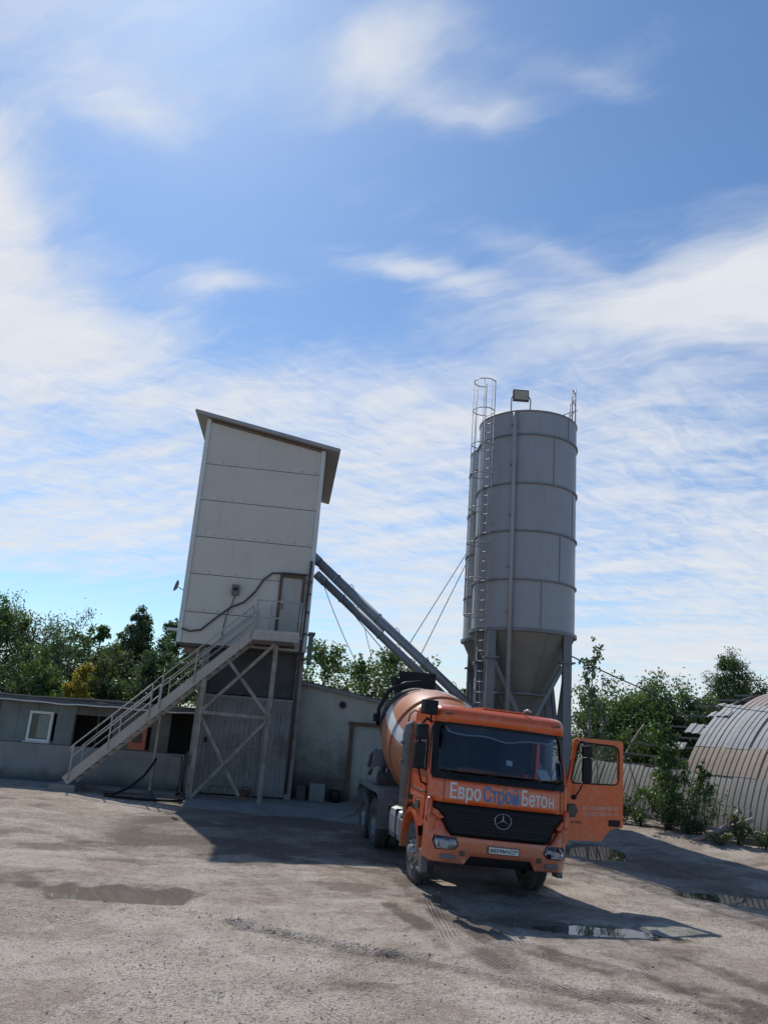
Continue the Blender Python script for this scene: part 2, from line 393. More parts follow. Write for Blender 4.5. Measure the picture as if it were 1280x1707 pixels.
def ground_h(x, y):
    x, y = np.asarray(x, float), np.asarray(y, float)
    near = 1 - ss(24, 34, np.hypot(x, y - 4))
    h = fbm(x * .35, y * .35, 3) * .10 * near + fbm(x * 1.7, y * 1.7, 9, 4) * .045 * near + fbm(x * 7, y * 7, 21, 3) * .016 * near
    calm = np.exp(-((x - 1.6) / 2.0) ** 2 - ((y - 16.5) / 5) ** 2); h = h * (1 - .75 * calm)
    h = h + tilt(x, y) + bank(x, y)
    for cx, cy, a, b, rot in PUD:
        c, s_ = math.cos(rot), math.sin(rot); wob = 1 + fbm(x * 1.3, y * 1.3, 40, 3) * 1.0
        e = np.hypot(((x - cx) * c + (y - cy) * s_) / a, ((y - cy) * c - (x - cx) * s_) / b) * wob
        m = np.exp(-(e * .95) ** 4); h = h * (1 - .8 * np.exp(-(e * .6) ** 4)) + tilt(x, y) * .8 * np.exp(-(e * .6) ** 4) - .07 * m
    d = segdist(x, y + .12 * fbm(x * 3, y * 3, 60, 3), CR)
    side_ = ss(-.1, .1, (y - np.interp(x, [c_[0] for c_ in CR], [c_[1] for c_ in CR])))
    h = h - .10 * np.exp(-(d / .075) ** 2) + .022 * np.exp(-((d - .16) / .12) ** 2) * side_
    # shallow wheel ruts
    for x0, sl, y0 in ((-1.0, .55, 12), (.9, .5, 11), (4.4, -.35, 11.5), (5.6, -.35, 13)):
        dd = np.abs((x - x0) - sl * (y - y0) - .25 * np.sin(y * .6)); h = h - .018 * np.exp(-(dd / .16) ** 2) * near
    return h
def grid_axis(a, b, step, far):
    core = np.arange(a, b + step, step); out = []; s_ = step
    x = b
    while x < far: s_ *= 1.35; x += s_; out.append(x)
    neg = []; s_ = step; x = a
    while x > -far: s_ *= 1.35; x -= s_; neg.append(x)
    return np.array(neg[::-1] + list(core) + out)
gx = grid_axis(-11, 12, .075, 900); gy = grid_axis(6.5, 26, .075, 900)
X, Y = np.meshgrid(gx, gy); Z = ground_h(X, Y)
nx, ny = len(gx), len(gy)
me = bpy.data.meshes.new('ground')
me.vertices.add(nx * ny); me.vertices.foreach_set('co', np.stack([X, Y, Z], -1).ravel().astype(np.float32))
idx = np.arange(nx * ny).reshape(ny, nx)
q = np.stack([idx[:-1, :-1], idx[:-1, 1:], idx[1:, 1:], idx[1:, :-1]], -1).reshape(-1, 4)
me.loops.add(q.size); me.loops.foreach_set('vertex_index', q.ravel().astype(np.int32))
me.polygons.add(len(q)); me.polygons.foreach_set('loop_start', np.arange(0, q.size, 4, dtype=np.int32))
me.update(calc_edges=True); me.polygons.foreach_set('use_smooth', np.ones(len(q), bool))
# soil tones: damp mud and painted tower shade, loose gravel, pale cement dust
def wob(sd, k=1.0): return k * fbm(X * 1.4, Y * 1.4, sd, 4)
def path(P, wd, sd): return 1 - ss(wd * .45, wd * 1.15, segdist(X, Y, P) + wob(sd, 1.1 * wd))
grain = fbm(X * 2.6, Y * 2.6, 201, 5); grain2 = fbm(X * 6.0, Y * 6.0, 230, 4)
wet_shade = np.zeros_like(X)
for cx, cy, a, b, rot in PUD:
    e = np.hypot((X - cx) / (a * 1.05), (Y - cy) / (b * 1.2)) * (1 + fbm(X * 1.5, Y * 1.5, 77, 3) * 1.4); wet_shade = np.maximum(wet_shade, 1 - ss(.85, 1.2, e))
TR = [([(0.53, 16.4), (1.01, 14.36), (1.37, 12.8), (1.95, 11.34), (2.81, 10.65), (3.64, 10.06), (4.53, 9.3)], .34, .75), ([(-5.3, 12.5), (-5.2, 13.0), (-4.7, 13.3), (-3.9, 13.2), (-3.0, 12.9)], .45, .5),
      ([(-7.38, 17.13), (-6.24, 17.05), (-4.03, 15.4), (-2.96, 15.55)], .30, .6), ([(3.58, 12.25), (4.45, 11.18), (4.96, 10.15)], .30, .6), ([(-3.02, 15.85), (-2.26, 16.6), (-0.4, 15.6), (0.75, 15.4)], .36, .7),
      ([(0.55, 12.91), (0.95, 11.97), (1.19, 10.86)], .24, .7), ([(4.78, 18.17), (5.87, 16.11), (6.63, 13.47)], .5, .55), ([(-2.0, 13.6), (-.6, 13.2), (.6, 13.6)], .28, .5), ([(-1.0, 9.0), (.8, 9.3), (2.4, 8.9)], .22, .4), ([(-1.6, 11.2), (-0.18, 10.6), (0.84, 10.2), (2.12, 9.6), (3.18, 9.4), (4.2, 9.0)], .26, .55)]
for i, (P, wd, am) in enumerate(TR): wet_shade = np.maximum(wet_shade, path(P, wd, 300 + 7 * i) * am * np.clip(.95 + 2.2 * grain + 1.2 * grain2, 0, 1.2))
wet_shade = np.maximum(wet_shade, .5 * ss(.06, .14, fbm(X * .55 + 3, Y * 1.0 - X * .25, 55, 5) + .25 * grain) * ss(8.5, 11, Y))
wet_shade = np.maximum(wet_shade, .9 * np.exp(-((X - 2.8) / 2.6) ** 2 - ((Y - 17.5) / 4.5) ** 2) * ss(-.2, .05, fbm(X, Y, 33, 3)))
wet_shade = np.maximum(wet_shade, ss(-6.2, -4.6, X + .5 * fbm(X, Y, 5, 3)) * (1 - ss(2.5, 5, X)) * ss(15.2, 17.0, Y + 1.5 * fbm(X * .7, Y * .7, 6, 3)) * (.75 + .5 * fbm(X * .8, Y * .8, 8, 3)))  # damp yard before the tower, with darkening painted in to deepen the tower's shadow
wet_shade = np.maximum(wet_shade, .85 * np.exp(-((X - 7.0) / 1.6) ** 2 - ((Y - 18) / 3.2) ** 2) * (.85 + grain))
wet_shade = np.maximum(wet_shade, .7 * np.exp(-((X - 2.6) / 1.5) ** 2 - ((Y - 12.6) / .7) ** 2))
wet_shade = np.clip(wet_shade, 0, 1)
CRL = [(-3.4, 12.0), (-2.48, 11.9), (-1.48, 11.25), (-0.18, 10.63), (0.84, 10.27), (2.12, 9.6), (3.18, 9.45), (3.96, 9.18)]
grav = ss(.02, .16, fbm(X * .55, Y * .9, 70, 5)) * (Y < 30) * .8
grav = np.maximum(grav, path(CRL, .34, 401)); grav = np.maximum(grav, path([(-4.6, 18), (-3.0, 16.9), (-2.2, 14.6)], .5, 411) * .8); grav = np.maximum(grav, path([(2.8, 17), (4.4, 15.0), (6.2, 13.0)], .55, 421) * .9)
dust = ss(.01, .09, fbm(X * .5 + 9, Y * .7, 14, 5) + .25 * grain) * .8
for i, (P, wd) in enumerate((([(-3.6, 9.4), (-1.7, 8.83), (-0.5, 8.6)], .9), ([(1.08, 11.39), (1.29, 10.39)], .3), ([(2.21, 11.41), (2.31, 10.41)], .3), ([(0.78, 9.4), (1.67, 8.87)], .35), ([(2.99, 11.34), (3.48, 9.62)], .35), ([(-3.0, 11.2), (-1.6, 10.2), (-.5, 9.6)], .5), ([(-6.5, 14.5), (-4.6, 15.4)], .4), ([(-7.9, 18.3), (-6.9, 18.2), (-5.9, 17.2)], .16))):
    dust = np.maximum(dust, path(P, wd, 500 + 9 * i))
dust = np.clip(dust * (.8 + 1.4 * grain), 0, 1); wet_shade = wet_shade * (1 - .35 * dust)
# tyre tread lines: pairs of narrow pressed strips sweeping through the yard
def segsigned(P):
    d = np.full(X.shape, 1e9); sg = np.zeros(X.shape)
    for (ax, ay), (bx, by) in zip(P[:-1], P[1:]):
        L = math.hypot(bx - ax, by - ay); q_ = np.clip(((X - ax) * (bx - ax) + (Y - ay) * (by - ay)) / L ** 2, 0, 1)
        dd = np.hypot(X - ax - q_ * (bx - ax), Y - ay - q_ * (by - ay)); cr = ((X - ax) * (by - ay) - (Y - ay) * (bx - ax)) / L
        m_ = dd < d; d = np.where(m_, dd, d); sg = np.where(m_, cr, sg)
    return d, sg
def curve(P, n=26):
    P = np.array(P, float); tt = np.linspace(0, len(P) - 1, n); i0 = np.clip(tt.astype(int), 0, len(P) - 2); f = (tt - i0)[:, None]; f = f * f * (3 - 2 * f) * .35 + f * .65
    return [tuple(v) for v in P[i0] * (1 - f) + P[i0 + 1] * f]
tsn, tmk = np.full(X.shape, .0), np.zeros(X.shape)
for i, (P, am) in enumerate((([(-8, 16.4), (-4.5, 14.8), (-2, 14.3), (.6, 15.1)], .6), ([(-6, 11.4), (-3.2, 10.7), (-1.0, 9.4), (.6, 7.4)], .5), ([(1.25, 13.4), (1.35, 11.4), (1.9, 10.2), (3.2, 8.6)], .9), ([(2.15, 12.2), (2.3, 11.0), (2.9, 9.9), (4.2, 8.4)], .8), ([(3.6, 11.6), (3.75, 10.4), (3.9, 9.9), (4.3, 8.9)], 1.0), ([(4.2, 13.6), (5.4, 12.0), (7.5, 10.6)], .6), ([(-8, 20.5), (-5.5, 18.8), (-2.5, 17.4), (.5, 16.6)], .5), ([(-7.5, 13.2), (-5.8, 12.0), (-4.2, 10.0), (-3.6, 7.5)], .5))):
    d_, s_ = segsigned(curve(P)); mk = (1 - ss(.13, .17, d_ + .03 * grain)) * am * ss(-.16, .06, fbm(X * .7, Y * .7, 610 + i, 3))
    up_ = mk > tmk; tsn = np.where(up_ | (d_ < .3) & (tmk < .02), s_, tsn); tmk = np.maximum(tmk, mk); Z -= .014 * mk
    lip = np.exp(-((d_ - .22) / .06) ** 2) * am; dust = np.maximum(dust, .7 * lip * ss(-.12, .08, grain)); Z += .014 * lip * ss(-.1, .15, grain)
me.vertices.foreach_set('co', np.stack([X, Y, Z], -1).ravel().astype(np.float32)); me.update()
for nm, arr in (('wet_shade', wet_shade), ('grav', grav), ('dust', dust), ('across', tsn), ('tread', tmk)):
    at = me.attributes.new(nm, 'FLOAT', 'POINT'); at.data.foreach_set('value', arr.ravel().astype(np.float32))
m, t, b = new_mat('yard_ground')
p = world_pos(t)
def attr(t, n):
    a = t.nodes.new('ShaderNodeAttribute'); a.attribute_name = n; return S(t, a.outputs['Fac'])
aw, ag, ad = attr(t, 'wet_shade'), attr(t, 'grav'), attr(t, 'dust')
f1 = noise(t, p, 1.6, 8, .62); f2 = noise(t, p, 9.0, 8, .7); f3 = noise(t, p, 46.0, 4, .7)
vo = t.nodes.new('ShaderNodeTexVoronoi'); vo.inputs['Scale'].default_value = 22; t.links.new(p.o, vo.inputs['Vector'])
vo2 = t.nodes.new('ShaderNodeTexVoronoi'); vo2.inputs['Scale'].default_value = 60; t.links.new(p.o, vo2.inputs['Vector'])
c = mixc(t, f1.sstep(.3, .7), (.35, .282, .225), (.44, .372, .305))
c = mixc(t, ad * (f2.sstep(.25, .6) * .55 + .3), c, (.61, .535, .455))
c = mixc(t, (f2.sstep(.46, .62)) * .45, c, (.22, .17, .135))
fm = noise(t, p, 3.4, 8, .7, .6)
c = mixc(t, fm.sstep(.55, .63) * .36, c, (.21, .165, .13))
c = mixc(t, fm.sstep(.45, .38) * .35, c, (.56, .50, .44))
sepv = sxyz(S(t, vo.outputs['Color'])); sepv2 = sxyz(S(t, vo2.outputs['Color']))
peb = mixc(t, sepv[0], (.20, .175, .15), (.54, .49, .43))
c = mixc(t, (ag * .75 + .12) * S(t, vo.outputs['Distance']).sstep(.55, .2) * sepv[1].sstep(.35, .75), c, peb)
peb2 = mixc(t, sepv2[0], (.11, .095, .08), (.52, .47, .41))
c = mixc(t, S(t, vo2.outputs['Distance']).sstep(.5, .2) * sepv2[1].sstep(.55, .8) * (ag * .5 + .35), c, peb2)
strp = (attr(t, 'across') * (2 * math.pi / .062)).m('SINE') * attr(t, 'tread')
c = mixc(t, strp.max(0.0) * f2.sstep(.3, .6) * .6, c, (.56, .50, .435))
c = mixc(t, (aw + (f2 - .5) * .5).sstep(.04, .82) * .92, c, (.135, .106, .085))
c = mixc(t, (strp * -1.0).max(0.0) * .34, c, (.15, .12, .095))
t.links.new(c.o, b.inputs['Base Color'])
rr = .92 - aw * .35; t.links.new(rr.o, b.inputs['Roughness']); b.inputs['Specular IOR Level'].default_value = .08
hh = f2 * .5 + f3 * .22 + (S(t, vo.outputs['Distance']).sstep(.5, .05)) * (ag * .5 + .1) * sepv[1] + S(t, vo2.outputs['Distance']).sstep(.5, .05) * .25 + strp * .35
setbump(t, b, hh, 1.0, .05)
me.materials.append(m)
g = link('ground', me); tag(g, 'dusty rutted yard of packed earth and gravel', kind='structure')

def puddle(i, label, mud):
    cx, cy, a, b_, rot = PUD[i]; n = 40; lv = float(tilt(np.array(cx), np.array(cy)) + bank(np.array(cx), np.array(cy))) - .035
    mb = MB(); pts = [(cx + math.cos(rot) * a * 1.3 * math.cos(q) - math.sin(rot) * b_ * 1.3 * math.sin(q), cy + math.sin(rot) * a * 1.3 * math.cos(q) + math.cos(rot) * b_ * 1.3 * math.sin(q), lv) for q in [2 * math.pi * k / n for k in range(n)]]
    mb.add(pts, [tuple(range(n))])
    m, t, b = new_mat('puddle_water'); b.inputs['Base Color'].default_value = (*mud, 1); b.inputs['Roughness'].default_value = .03
    b.inputs['IOR'].default_value = 1.33
    setbump(t, b, noise(t, world_pos(t), 5, 2), .04, .01)
    o = link('puddle', mb.mesh('puddle', m)); tag(o, label, kind='structure')
puddle(0, 'muddy brown puddle in the open yard', (.20, .165, .135))
puddle(1, 'sky reflecting puddle at the tip of the truck shadow', (.07, .065, .06))
puddle(2, 'dark puddle beside the truck in the silo shade', (.05, .05, .05))
puddle(3, 'shaded puddle near the arched hangar', (.05, .05, .05))
#puddle(4, 'thin puddle in the shadow before the truck bumper', (.09, .085, .08))

# loose stones lying on the yard
ST = 6500; mb = MB(); base = [(1, 0, 0), (-1, 0, 0), (0, 1, 0), (0, -1, 0), (0, 0, 1), (0, 0, -1)]
of = [(0, 2, 4), (2, 1, 4), (1, 3, 4), (3, 0, 4), (2, 0, 5), (1, 2, 5), (3, 1, 5), (0, 3, 5)]
sx = rng.uniform(-9, 10, ST * 4); sy = 7.2 + 17 * rng.uniform(0, 1, ST * 4) ** 1.5
gv = fbm(sx * .5, sy * .8, 70, 4) + .25 * np.exp(-(segdist(sx, sy, [(-3.2, 11.9), (-2.0, 11.5), (-.5, 10.6), (.8, 10.2), (2.5, 10.0), (4.6, 9.3)]) / .4) ** 2)
keep = rng.uniform(0, 1, ST * 4) < np.clip(.10 + gv * 2.2, .05, 1); sx, sy = sx[keep][:ST], sy[keep][:ST]; sz = ground_h(sx, sy)
for x, y, z in zip(sx, sy, sz):
    r = .006 + .011 * rng.random() ** 2.5 + (.012 if rng.random() < .01 else 0); a = rng.random() * 6.3; ca, sa_ = math.cos(a), math.sin(a)
    sc3 = (r * rng.uniform(.8, 1.6), r * rng.uniform(.7, 1.2), r * rng.uniform(.5, .9))
    mb.add([(x + (p_[0] * sc3[0]) * ca - p_[1] * sc3[1] * sa_, y + p_[0] * sc3[0] * sa_ + p_[1] * sc3[1] * ca, z + .3 * sc3[2] + p_[2] * sc3[2]) for p_ in base], of)
tag(mb.build('gravel', 'stone'), 'loose grey stones scattered over the yard', 'gravel', kind='stuff')

#@@STRUCT
# ------------------------------------------------------------------ batching tower
tw = empty('batching_tower', (-4.2, 25.05, 0), (0, 0, R_(6))); tag(tw, 'tall beige panelled concrete batching tower on legs with sloping roof', 'tower')
# local frame: x along the front, y backwards, z up; origin below the middle of the front
XL, XR, ZB, ZL, ZR, DEP = -2.05, 2.02, 4.62, 12.22, 11.52, 6.2
def ztop(x): return ZL + (ZR - ZL) * (x - XL) / (XR - XL)
joints = [ZB, 5.62, 6.86, 8.10, 9.36, 10.62]
for i, z0 in enumerate(joints):
    z1 = joints[i + 1] - .022 if i < 5 else None
    hole = None
    if i < 5:
        poly = [(XL, z0), (XR, z0), (XR, z1), (XL, z1)]
    else:
        poly = [(XL, z0), (XR, z0), (XR, ztop(XR)), (XL, ztop(XL))]
    dd = rng.uniform(-.004, .004)
    prism(poly, -.05 + dd, .05).build('wall_panel', 'panel', tw)
mb = MB(); mb.add([(XL + .02, .055, ZB), (XR - .02, .055, ZB), (XR - .02, .055, ztop(XR) - .02), (XL + .02, .055, ztop(XL) - .02)], [(0, 1, 2, 3)]); mb.build('backing', 'dark', tw)
for z0 in joints[1:]:
    mb = MB()
    for x_ in np.linspace(XL + .25, XR - .25, 9): mb.lathe([(.0, -.01), (.016, -.008), (.018, .0)], 6, (x_, -.055, z0 + .07), (0, 1, 0))
    mb.build('fixing_screws', 'rust', tw)['kind'] = 'stuff'
# side and back walls in courses
for xs in (XL, XR):
    for i, z0 in enumerate(joints):
        z1 = joints[i + 1] - .022 if i < 5 else ztop(xs)
        mb = MB(); mb.box((xs + (.05 if xs < 0 else -.05), .06 + DEP / 2, (z0 + z1) / 2), (.1, DEP, z1 - z0)); mb.build('side_panel', 'panel', tw)
prism([(XL, ZB), (XR, ZB), (XR, ztop(XR)), (XL, ztop(XL))], DEP + .06, DEP + .14).build('rear_wall', 'panel', tw)
for xs, sg in ((XL, -1), (XR, 1)):
    mb = MB(); mb.box((xs - sg * .04, -.075, (ZB + ztop(xs)) / 2 - .01), (.14, .045, ztop(xs) - ZB - .02)); mb.box((xs + sg * .02, 0.02, (ZB + ztop(xs)) / 2 - .01), (.02, .2, ztop(xs) - ZB - .02))
    mb.build('corner_flashing', 'flash', tw)
mb = MB(); mb.box((0, DEP / 2, ZB - .03), (XR - XL - .1, DEP, .1)); mb.build('floor_deck', 'dark', tw)
# roof
rx0, rx1 = XL - .42, XR + .50
th = math.atan2(ZR - ZL, XR - XL)
rf = prism([(rx0, ztop(rx0) + .03), (rx1, ztop(rx1) + .03), (rx1, ztop(rx1) + .08), (rx0, ztop(rx0) + .08)], -.32, DEP + .5).build('roof', 'soffit', tw)
prism([(rx0 - .01, ztop(rx0) - .0), (rx1 + .01, ztop(rx1) - .0), (rx1 + .01, ztop(rx1) + .125), (rx0 - .01, ztop(rx0) + .125)], -.35, -.322).build('fascia', 'roofm', rf)
prism([(rx0 - .02, ztop(rx0) + .083), (rx1 + .02, ztop(rx1) + .083), (rx1 + .02, ztop(rx1) + .13), (rx0 - .02, ztop(rx0) + .13)], -.319, DEP + .52).build('roof_sheet', 'roofm', rf)
prism([(XL + .12, ztop(XL + .12) - .10), (XR - .1, ztop(XR - .1) - .10), (XR - .1, ztop(XR - .1) + .0), (XL + .12, ztop(XL + .12) + .0)], -.075, -.052).build('rust_strip', 'rust', tw)
# door at the platform
dr = MB(); dr.box((1.38, -.07, 6.02), (.66, .04, 1.86)); dro = dr.build('door', 'doorleaf', tw)
mb = MB(); mb.box((1.01, -.085, 6.02), (.09, .09, 1.96)); mb.box((1.75, -.085, 6.02), (.09, .09, 1.96)); mb.box((1.38, -.087, 7.045), (.83, .094, .10)); mb.build('door_frame', 'brown', dro)
mb = MB(); mb.tube([(1.12, -.1, 5.95), (1.12, -.15, 5.95), (1.12, -.15, 6.1), (1.12, -.1, 6.1)], .012, 6); mb.build('handle', 'black', dro)
# switch box, conduit, cable along the wall
mb = MB(); mb.box((-.42, -.14, 6.42), (.24, .18, .34), bev=.02); bx_ = mb.build('switch_box', 'grey_pl', tw)
mb = MB(); mb.box((-.42, -.24, 6.44), (.14, .02, .10)); mb.build('window_plate', 'black', bx_)
mb = MB(); mb.tube([(-.42, -.09, 6.25), (-.50, -.09, 5.9), (-.62, -.09, 5.55), (-.66, -.09, 5.2), (-.68, -.09, 4.7)], .018, 6); mb.build('conduit', 'grey_pl', tw)
mb = MB(); mb.tube([(-1.95, -.12, 5.05), (-1.7, -.13, 4.98), (-1.35, -.13, 5.05), (-.95, -.13, 5.45), (-.5, -.14, 5.85), (-.1, -.14, 6.05), (.2, -.14, 6.4), (.45, -.14, 6.85), (.7, -.14, 7.08), (1.1, -.16, 7.12), (1.85, -.16, 7.12)], .032, 7); mb.build('cable', 'pipe', tw)
mb = MB(); mb.box((-2.25, -.05, 5.0), (.35, .08, .08)); mb.build('bracket', 'flash', tw)
mb = MB(); mb.tube([(1.93, -.16, 7.6), (1.93, -.16, 7.1), (1.90, -.17, 6.0), (1.86, -.17, 4.4), (1.84, -.17, .3)], .045, 8)
for z in (6.9, 6.5, 5.9, 5.2, 4.4): mb.box((1.94, -.16, z), (.16, .12, .05))
mb.build('drain_pipe', 'pipe', tw)
mb = MB(); mb.box((2.17, .35, 4.75), (.14, .9, .95)); mb.box((2.18, .35, 5.25), (.22, 1.0, .05)); mb.build('side_hatch', 'grey_pl', tw)
mb = MB(); mb.lathe([(.0, 0), (.10, .015), (.17, .05), (.20, .09)], 18, (-2.30, .25, 6.42), (-1, -.35, .25)); mb.tube([(-2.3, .25, 6.4), (-2.08, .3, 6.3)], .015, 6); mb.build('dish', 'grey_pl', tw)
# legs and enclosed base
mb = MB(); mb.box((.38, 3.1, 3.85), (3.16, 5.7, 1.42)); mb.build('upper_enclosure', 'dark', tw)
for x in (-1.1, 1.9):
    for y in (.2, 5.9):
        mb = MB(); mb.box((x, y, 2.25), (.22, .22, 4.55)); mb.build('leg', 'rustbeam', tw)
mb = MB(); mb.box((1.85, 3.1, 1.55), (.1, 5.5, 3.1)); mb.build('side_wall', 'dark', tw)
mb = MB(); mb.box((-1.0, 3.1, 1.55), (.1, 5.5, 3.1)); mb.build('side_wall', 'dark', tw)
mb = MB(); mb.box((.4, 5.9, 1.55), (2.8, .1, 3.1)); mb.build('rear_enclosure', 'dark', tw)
for x0, wd in ((-1.02, 1.86), (.86, .98)):
    for z0, hgt in ((.16, 1.42), (1.60, 1.42)):
        mb = corr(wd, hgt, .155, .03); o = mb.build('gate_sheet', 'gate', tw); o.location = (x0, .12, z0)
mb = MB(); mb.box((.42, .09, 3.06), (2.9, .07, .09)); mb.box((.42, .085, 1.59), (2.9, .05, .045)); mb.box((.845, .085, 1.6), (.05, .06, 2.9)); mb.box((1.86, .09, 1.6), (.08, .07, 3.0)); mb.build('gate_frame', 'gate', tw)
mb = MB(); mb.box((-.78, .065, 1.72), (.08, .03, .16)); mb.build('padlock', 'black', tw)
# joists under the floor
for y in (1.0, 2.6, 4.2):
    mb = MB(); mb.box((0, y, ZB - .17), (3.9, .14, .18)); mb.build('joist', 'rustbeam', tw)

# ------------------------------------------------------------------ staircase with landing
st_ = empty('metal_staircase', (0, 24.0, 0)); tag(st_, 'grey steel staircase with landing climbing to the tower door', 'staircase')
A, B = Vector((-8.72, 0, .30)), Vector((-3.72, 0, 4.98))
SW = .82                                             # stair width
for y in (0.0, SW):
    mb = MB(); mb.bar(A + Vector((0, y, 0)), B + Vector((0, y, 0)), .05, .27); mb.build('stringer', 'stairm', st_)
NT = 23
tm = None
for i in range(NT):
    p_ = A.lerp(B, (i + .5) / NT)
    if tm is None:
        mb = MB(); mb.box((0, 0, 0), (.25, SW - .06, .03)); mb.box((-.115, 0, -.03), (.02, SW - .06, .04)); tm = mb.mesh('tread', MT['stairm'])
    o = link('tread', tm, st_); o.location = (p_.x, SW / 2, p_.z + .02)
LX0, LX1 = -3.74, -2.30
mb = MB(); mb.box(((LX0 + LX1) / 2, .47, 4.97), (LX1 - LX0, .98, .05)); mb.build('landing_deck', 'stairm', st_)
mb = MB(); mb.box(((LX0 + LX1) / 2, -.03, 4.90), (LX1 - LX0, .05, .20)); mb.build('landing_edge', 'stairm', st_)
mb = MB(); mb.box(((LX0 + LX1) / 2 - .1, .35, 4.73), (LX1 - LX0 - .2, .9, .12)); mb.build('landing_beam', 'brown', st_)
mb = MB(); mb.box(((LX0 + LX1) / 2 + .02, -.045, 5.06), (LX1 - LX0 - .05, .02, .11)); mb.build('kick_plate', 'rail', st_)
dirv = (B - A).normalized()
upn = Vector((0, 0, 1))
def spt(x, dz, y): # point above the stringer line
    f = (x - A.x) / (B.x - A.x); return Vector((x, y, A.z + f * (B.z - A.z) + dz))
for y in (-.035, SW + .035):
    for x in (-8.62, -7.62, -6.55, -6.28, -5.35, -3.80):
        mb = MB(); mb.tube([spt(x, -.06, y), spt(x, .93, y)], .024, 8); mb.build('rail_post', 'rail', st_)
    for h in (.93, .60):
        e0 = spt(-8.62, h, y)
        pts = [e0 + Vector((-.06, 0, -.20)), e0 + Vector((-.07, 0, -.07)), e0 + Vector((0, 0, 0)), spt(-6.55, h, y)] if h > .9 else [e0, spt(-6.55, h, y)]
        mb = MB(); mb.tube(pts, .021, 8); mb.build('handrail', 'rail', st_)
        mb = MB(); mb.tube([spt(-6.28, h, y), spt(-5, h, y), spt(-3.80, h, y)], .021, 8); mb.build('handrail', 'rail', st_)
    mb = MB(); mb.tube([spt(-6.55, .93, y), spt(-6.4, .98, y), spt(-6.28, .93, y)], .02, 7); mb.build('rail_link', 'rail', st_)
for x, y in ((LX0 + .04, -.02), (LX1 - .03, -.02), (LX1 - .03, .9), (LX0 + .35, .93)):
    mb = MB(); mb.tube([(x, y, 4.97), (x, y, 6.03)], .024, 8); mb.build('rail_post', 'rail', st_)
for z in (6.03, 5.50):
    mb = MB(); mb.tube([(LX0 + .04, -.02, z), (LX1 - .03, -.02, z), (LX1 - .03, .9, z)], .021, 8); mb.build('landing_rail', 'rail', st_)
# supports: posts, X bracing
for (a, b_, wd) in (((-5.03, -.02, 0.0), (-5.03, -.02, 3.50), .14), ((-5.24, .5, 0.0), (-5.24, .5, 3.3), .12), ((-2.98, .0, 0.0), (-2.98, .0, 4.82), .13), ((-6.30, .35, .15), (-6.30, .35, 2.4), .07)):
    mb = MB(); mb.bar(a, b_, wd, wd, (1, 0, 0)); mb.build('support_post', 'rustbeam', st_)
for a, b_ in (((-5.0, -.06, .10), (-3.02, -.06, 2.42)), ((-4.98, -.0, 2.40), (-3.6, -.0, .25)), ((-4.95, -.06, 2.62), (-3.02, -.06, 4.70)), ((-4.42, 0.0, 4.15), (-3.05, 0.0, 2.62)), ((-5.0, -.03, 2.54), (-3.02, -.03, 2.50))):
    mb = MB(); mb.bar(a, b_, .095, .095, (0, 1, 0)); mb.build('cross_brace', 'rustbeam', st_)
mb = MB(); mb.box((-5.14, .2, 1.15), (.26, .34, .24), bev=.05); mb.build('clamp', 'rust', st_)
fo = MB(); fo.box((-8.75, 24.40, .08), (.75, 1.1, .26), (0, 0, .05), .03); tag(fo.build('concrete_footing', 'conc'), 'rough concrete block under the staircase foot', 'footing')
fo = MB(); fo.lathe([(.14, 0), (.13, .10), (.08, .19), (0.0, .20)], 14, (-6.30, 24.35, -.02)); tag(fo.build('post_base', 'dark'), 'small rounded dark base under the thin stair post', 'footing')
# hose
mb = MB(); mb.tube([(-6.20, 24.18, 1.10), (-6.25, 24.1, .95), (-6.42, 23.95, .62), (-6.75, 23.8, .28), (-7.15, 23.7, .07), (-7.4, 23.65, .05), (-7.3, 23.5, .05), (-6.8, 23.35, .05), (-6.1, 23.25, .05), (-5.4, 23.35, .06), (-5.0, 23.6, .08)], .04, 8)
tag(mb.build('hose', 'black'), 'thick black rubber hose curling below the stairs', 'hose')
mb = MB(); mb.tube([(-5.30, 23.9, 1.3), (-5.36, 23.85, .7), (-5.3, 23.8, .3), (-5.1, 23.75, .08)], .035, 8); mb.tube([(-5.22, 23.88, 1.4), (-5.2, 23.83, .6), (-5.12, 23.7, .1)], .03, 8)
tag(mb.build('hose', 'pipe'), 'dirty drooping hose tied to the left stair post', 'hose')

# ------------------------------------------------------------------ low building with boarded front
lb = empty('low_building', (0, 25.95, 0)); tag(lb, 'long low grey building with flat felt roof behind the staircase', 'building')
BX0, BX1 = -17.5, -5.1
mb = MB(); mb.box(((BX0 - 5.72) / 2, .15, .58), (-5.72 - BX0, .3, 1.16)); mb.build('plinth_wall', 'lowwall', lb)
ops_ = [(-10.87, -10.2, 1.26, 2.12), (-9.45, -7.95, 1.16, 2.14), (-7.65, -7.1, 1.2, 1.92)]       # window, dark opening, poster
xs = BX0
bw = .62; i = 0
while xs < -6.36:
    x1 = min(xs + bw, -6.36); mid = (xs + x1) / 2
    segs = [(1.17, 2.42)]
    for (a, b_, z0, z1) in ops_:
        if a - .02 < mid < b_ + .02: segs = [(1.17, z0), (z1, 2.42)]
    for z0, z1 in segs:
        if z1 - z0 > .03:
            mb = MB(); mb.box((mid, .12 + .004 * (i % 2), (z0 + z1) / 2), (x1 - xs - .012, .06, z1 - z0)); mb.build('cladding_board', 'siding2' if -11.9 < mid < -9.6 else 'siding', lb)
    xs = x1; i += 1
mb = MB(); mb.box(((BX0 - 6.36) / 2, .165, 1.8), (-6.36 - BX0, .02, 1.26)); 
mb2 = MB(); mb2.box(((BX0 + BX1) / 2, 2.6, 1.2), (BX1 - BX0, .2, 2.4)); mb2.build('rear_wall', 'dark', lb)
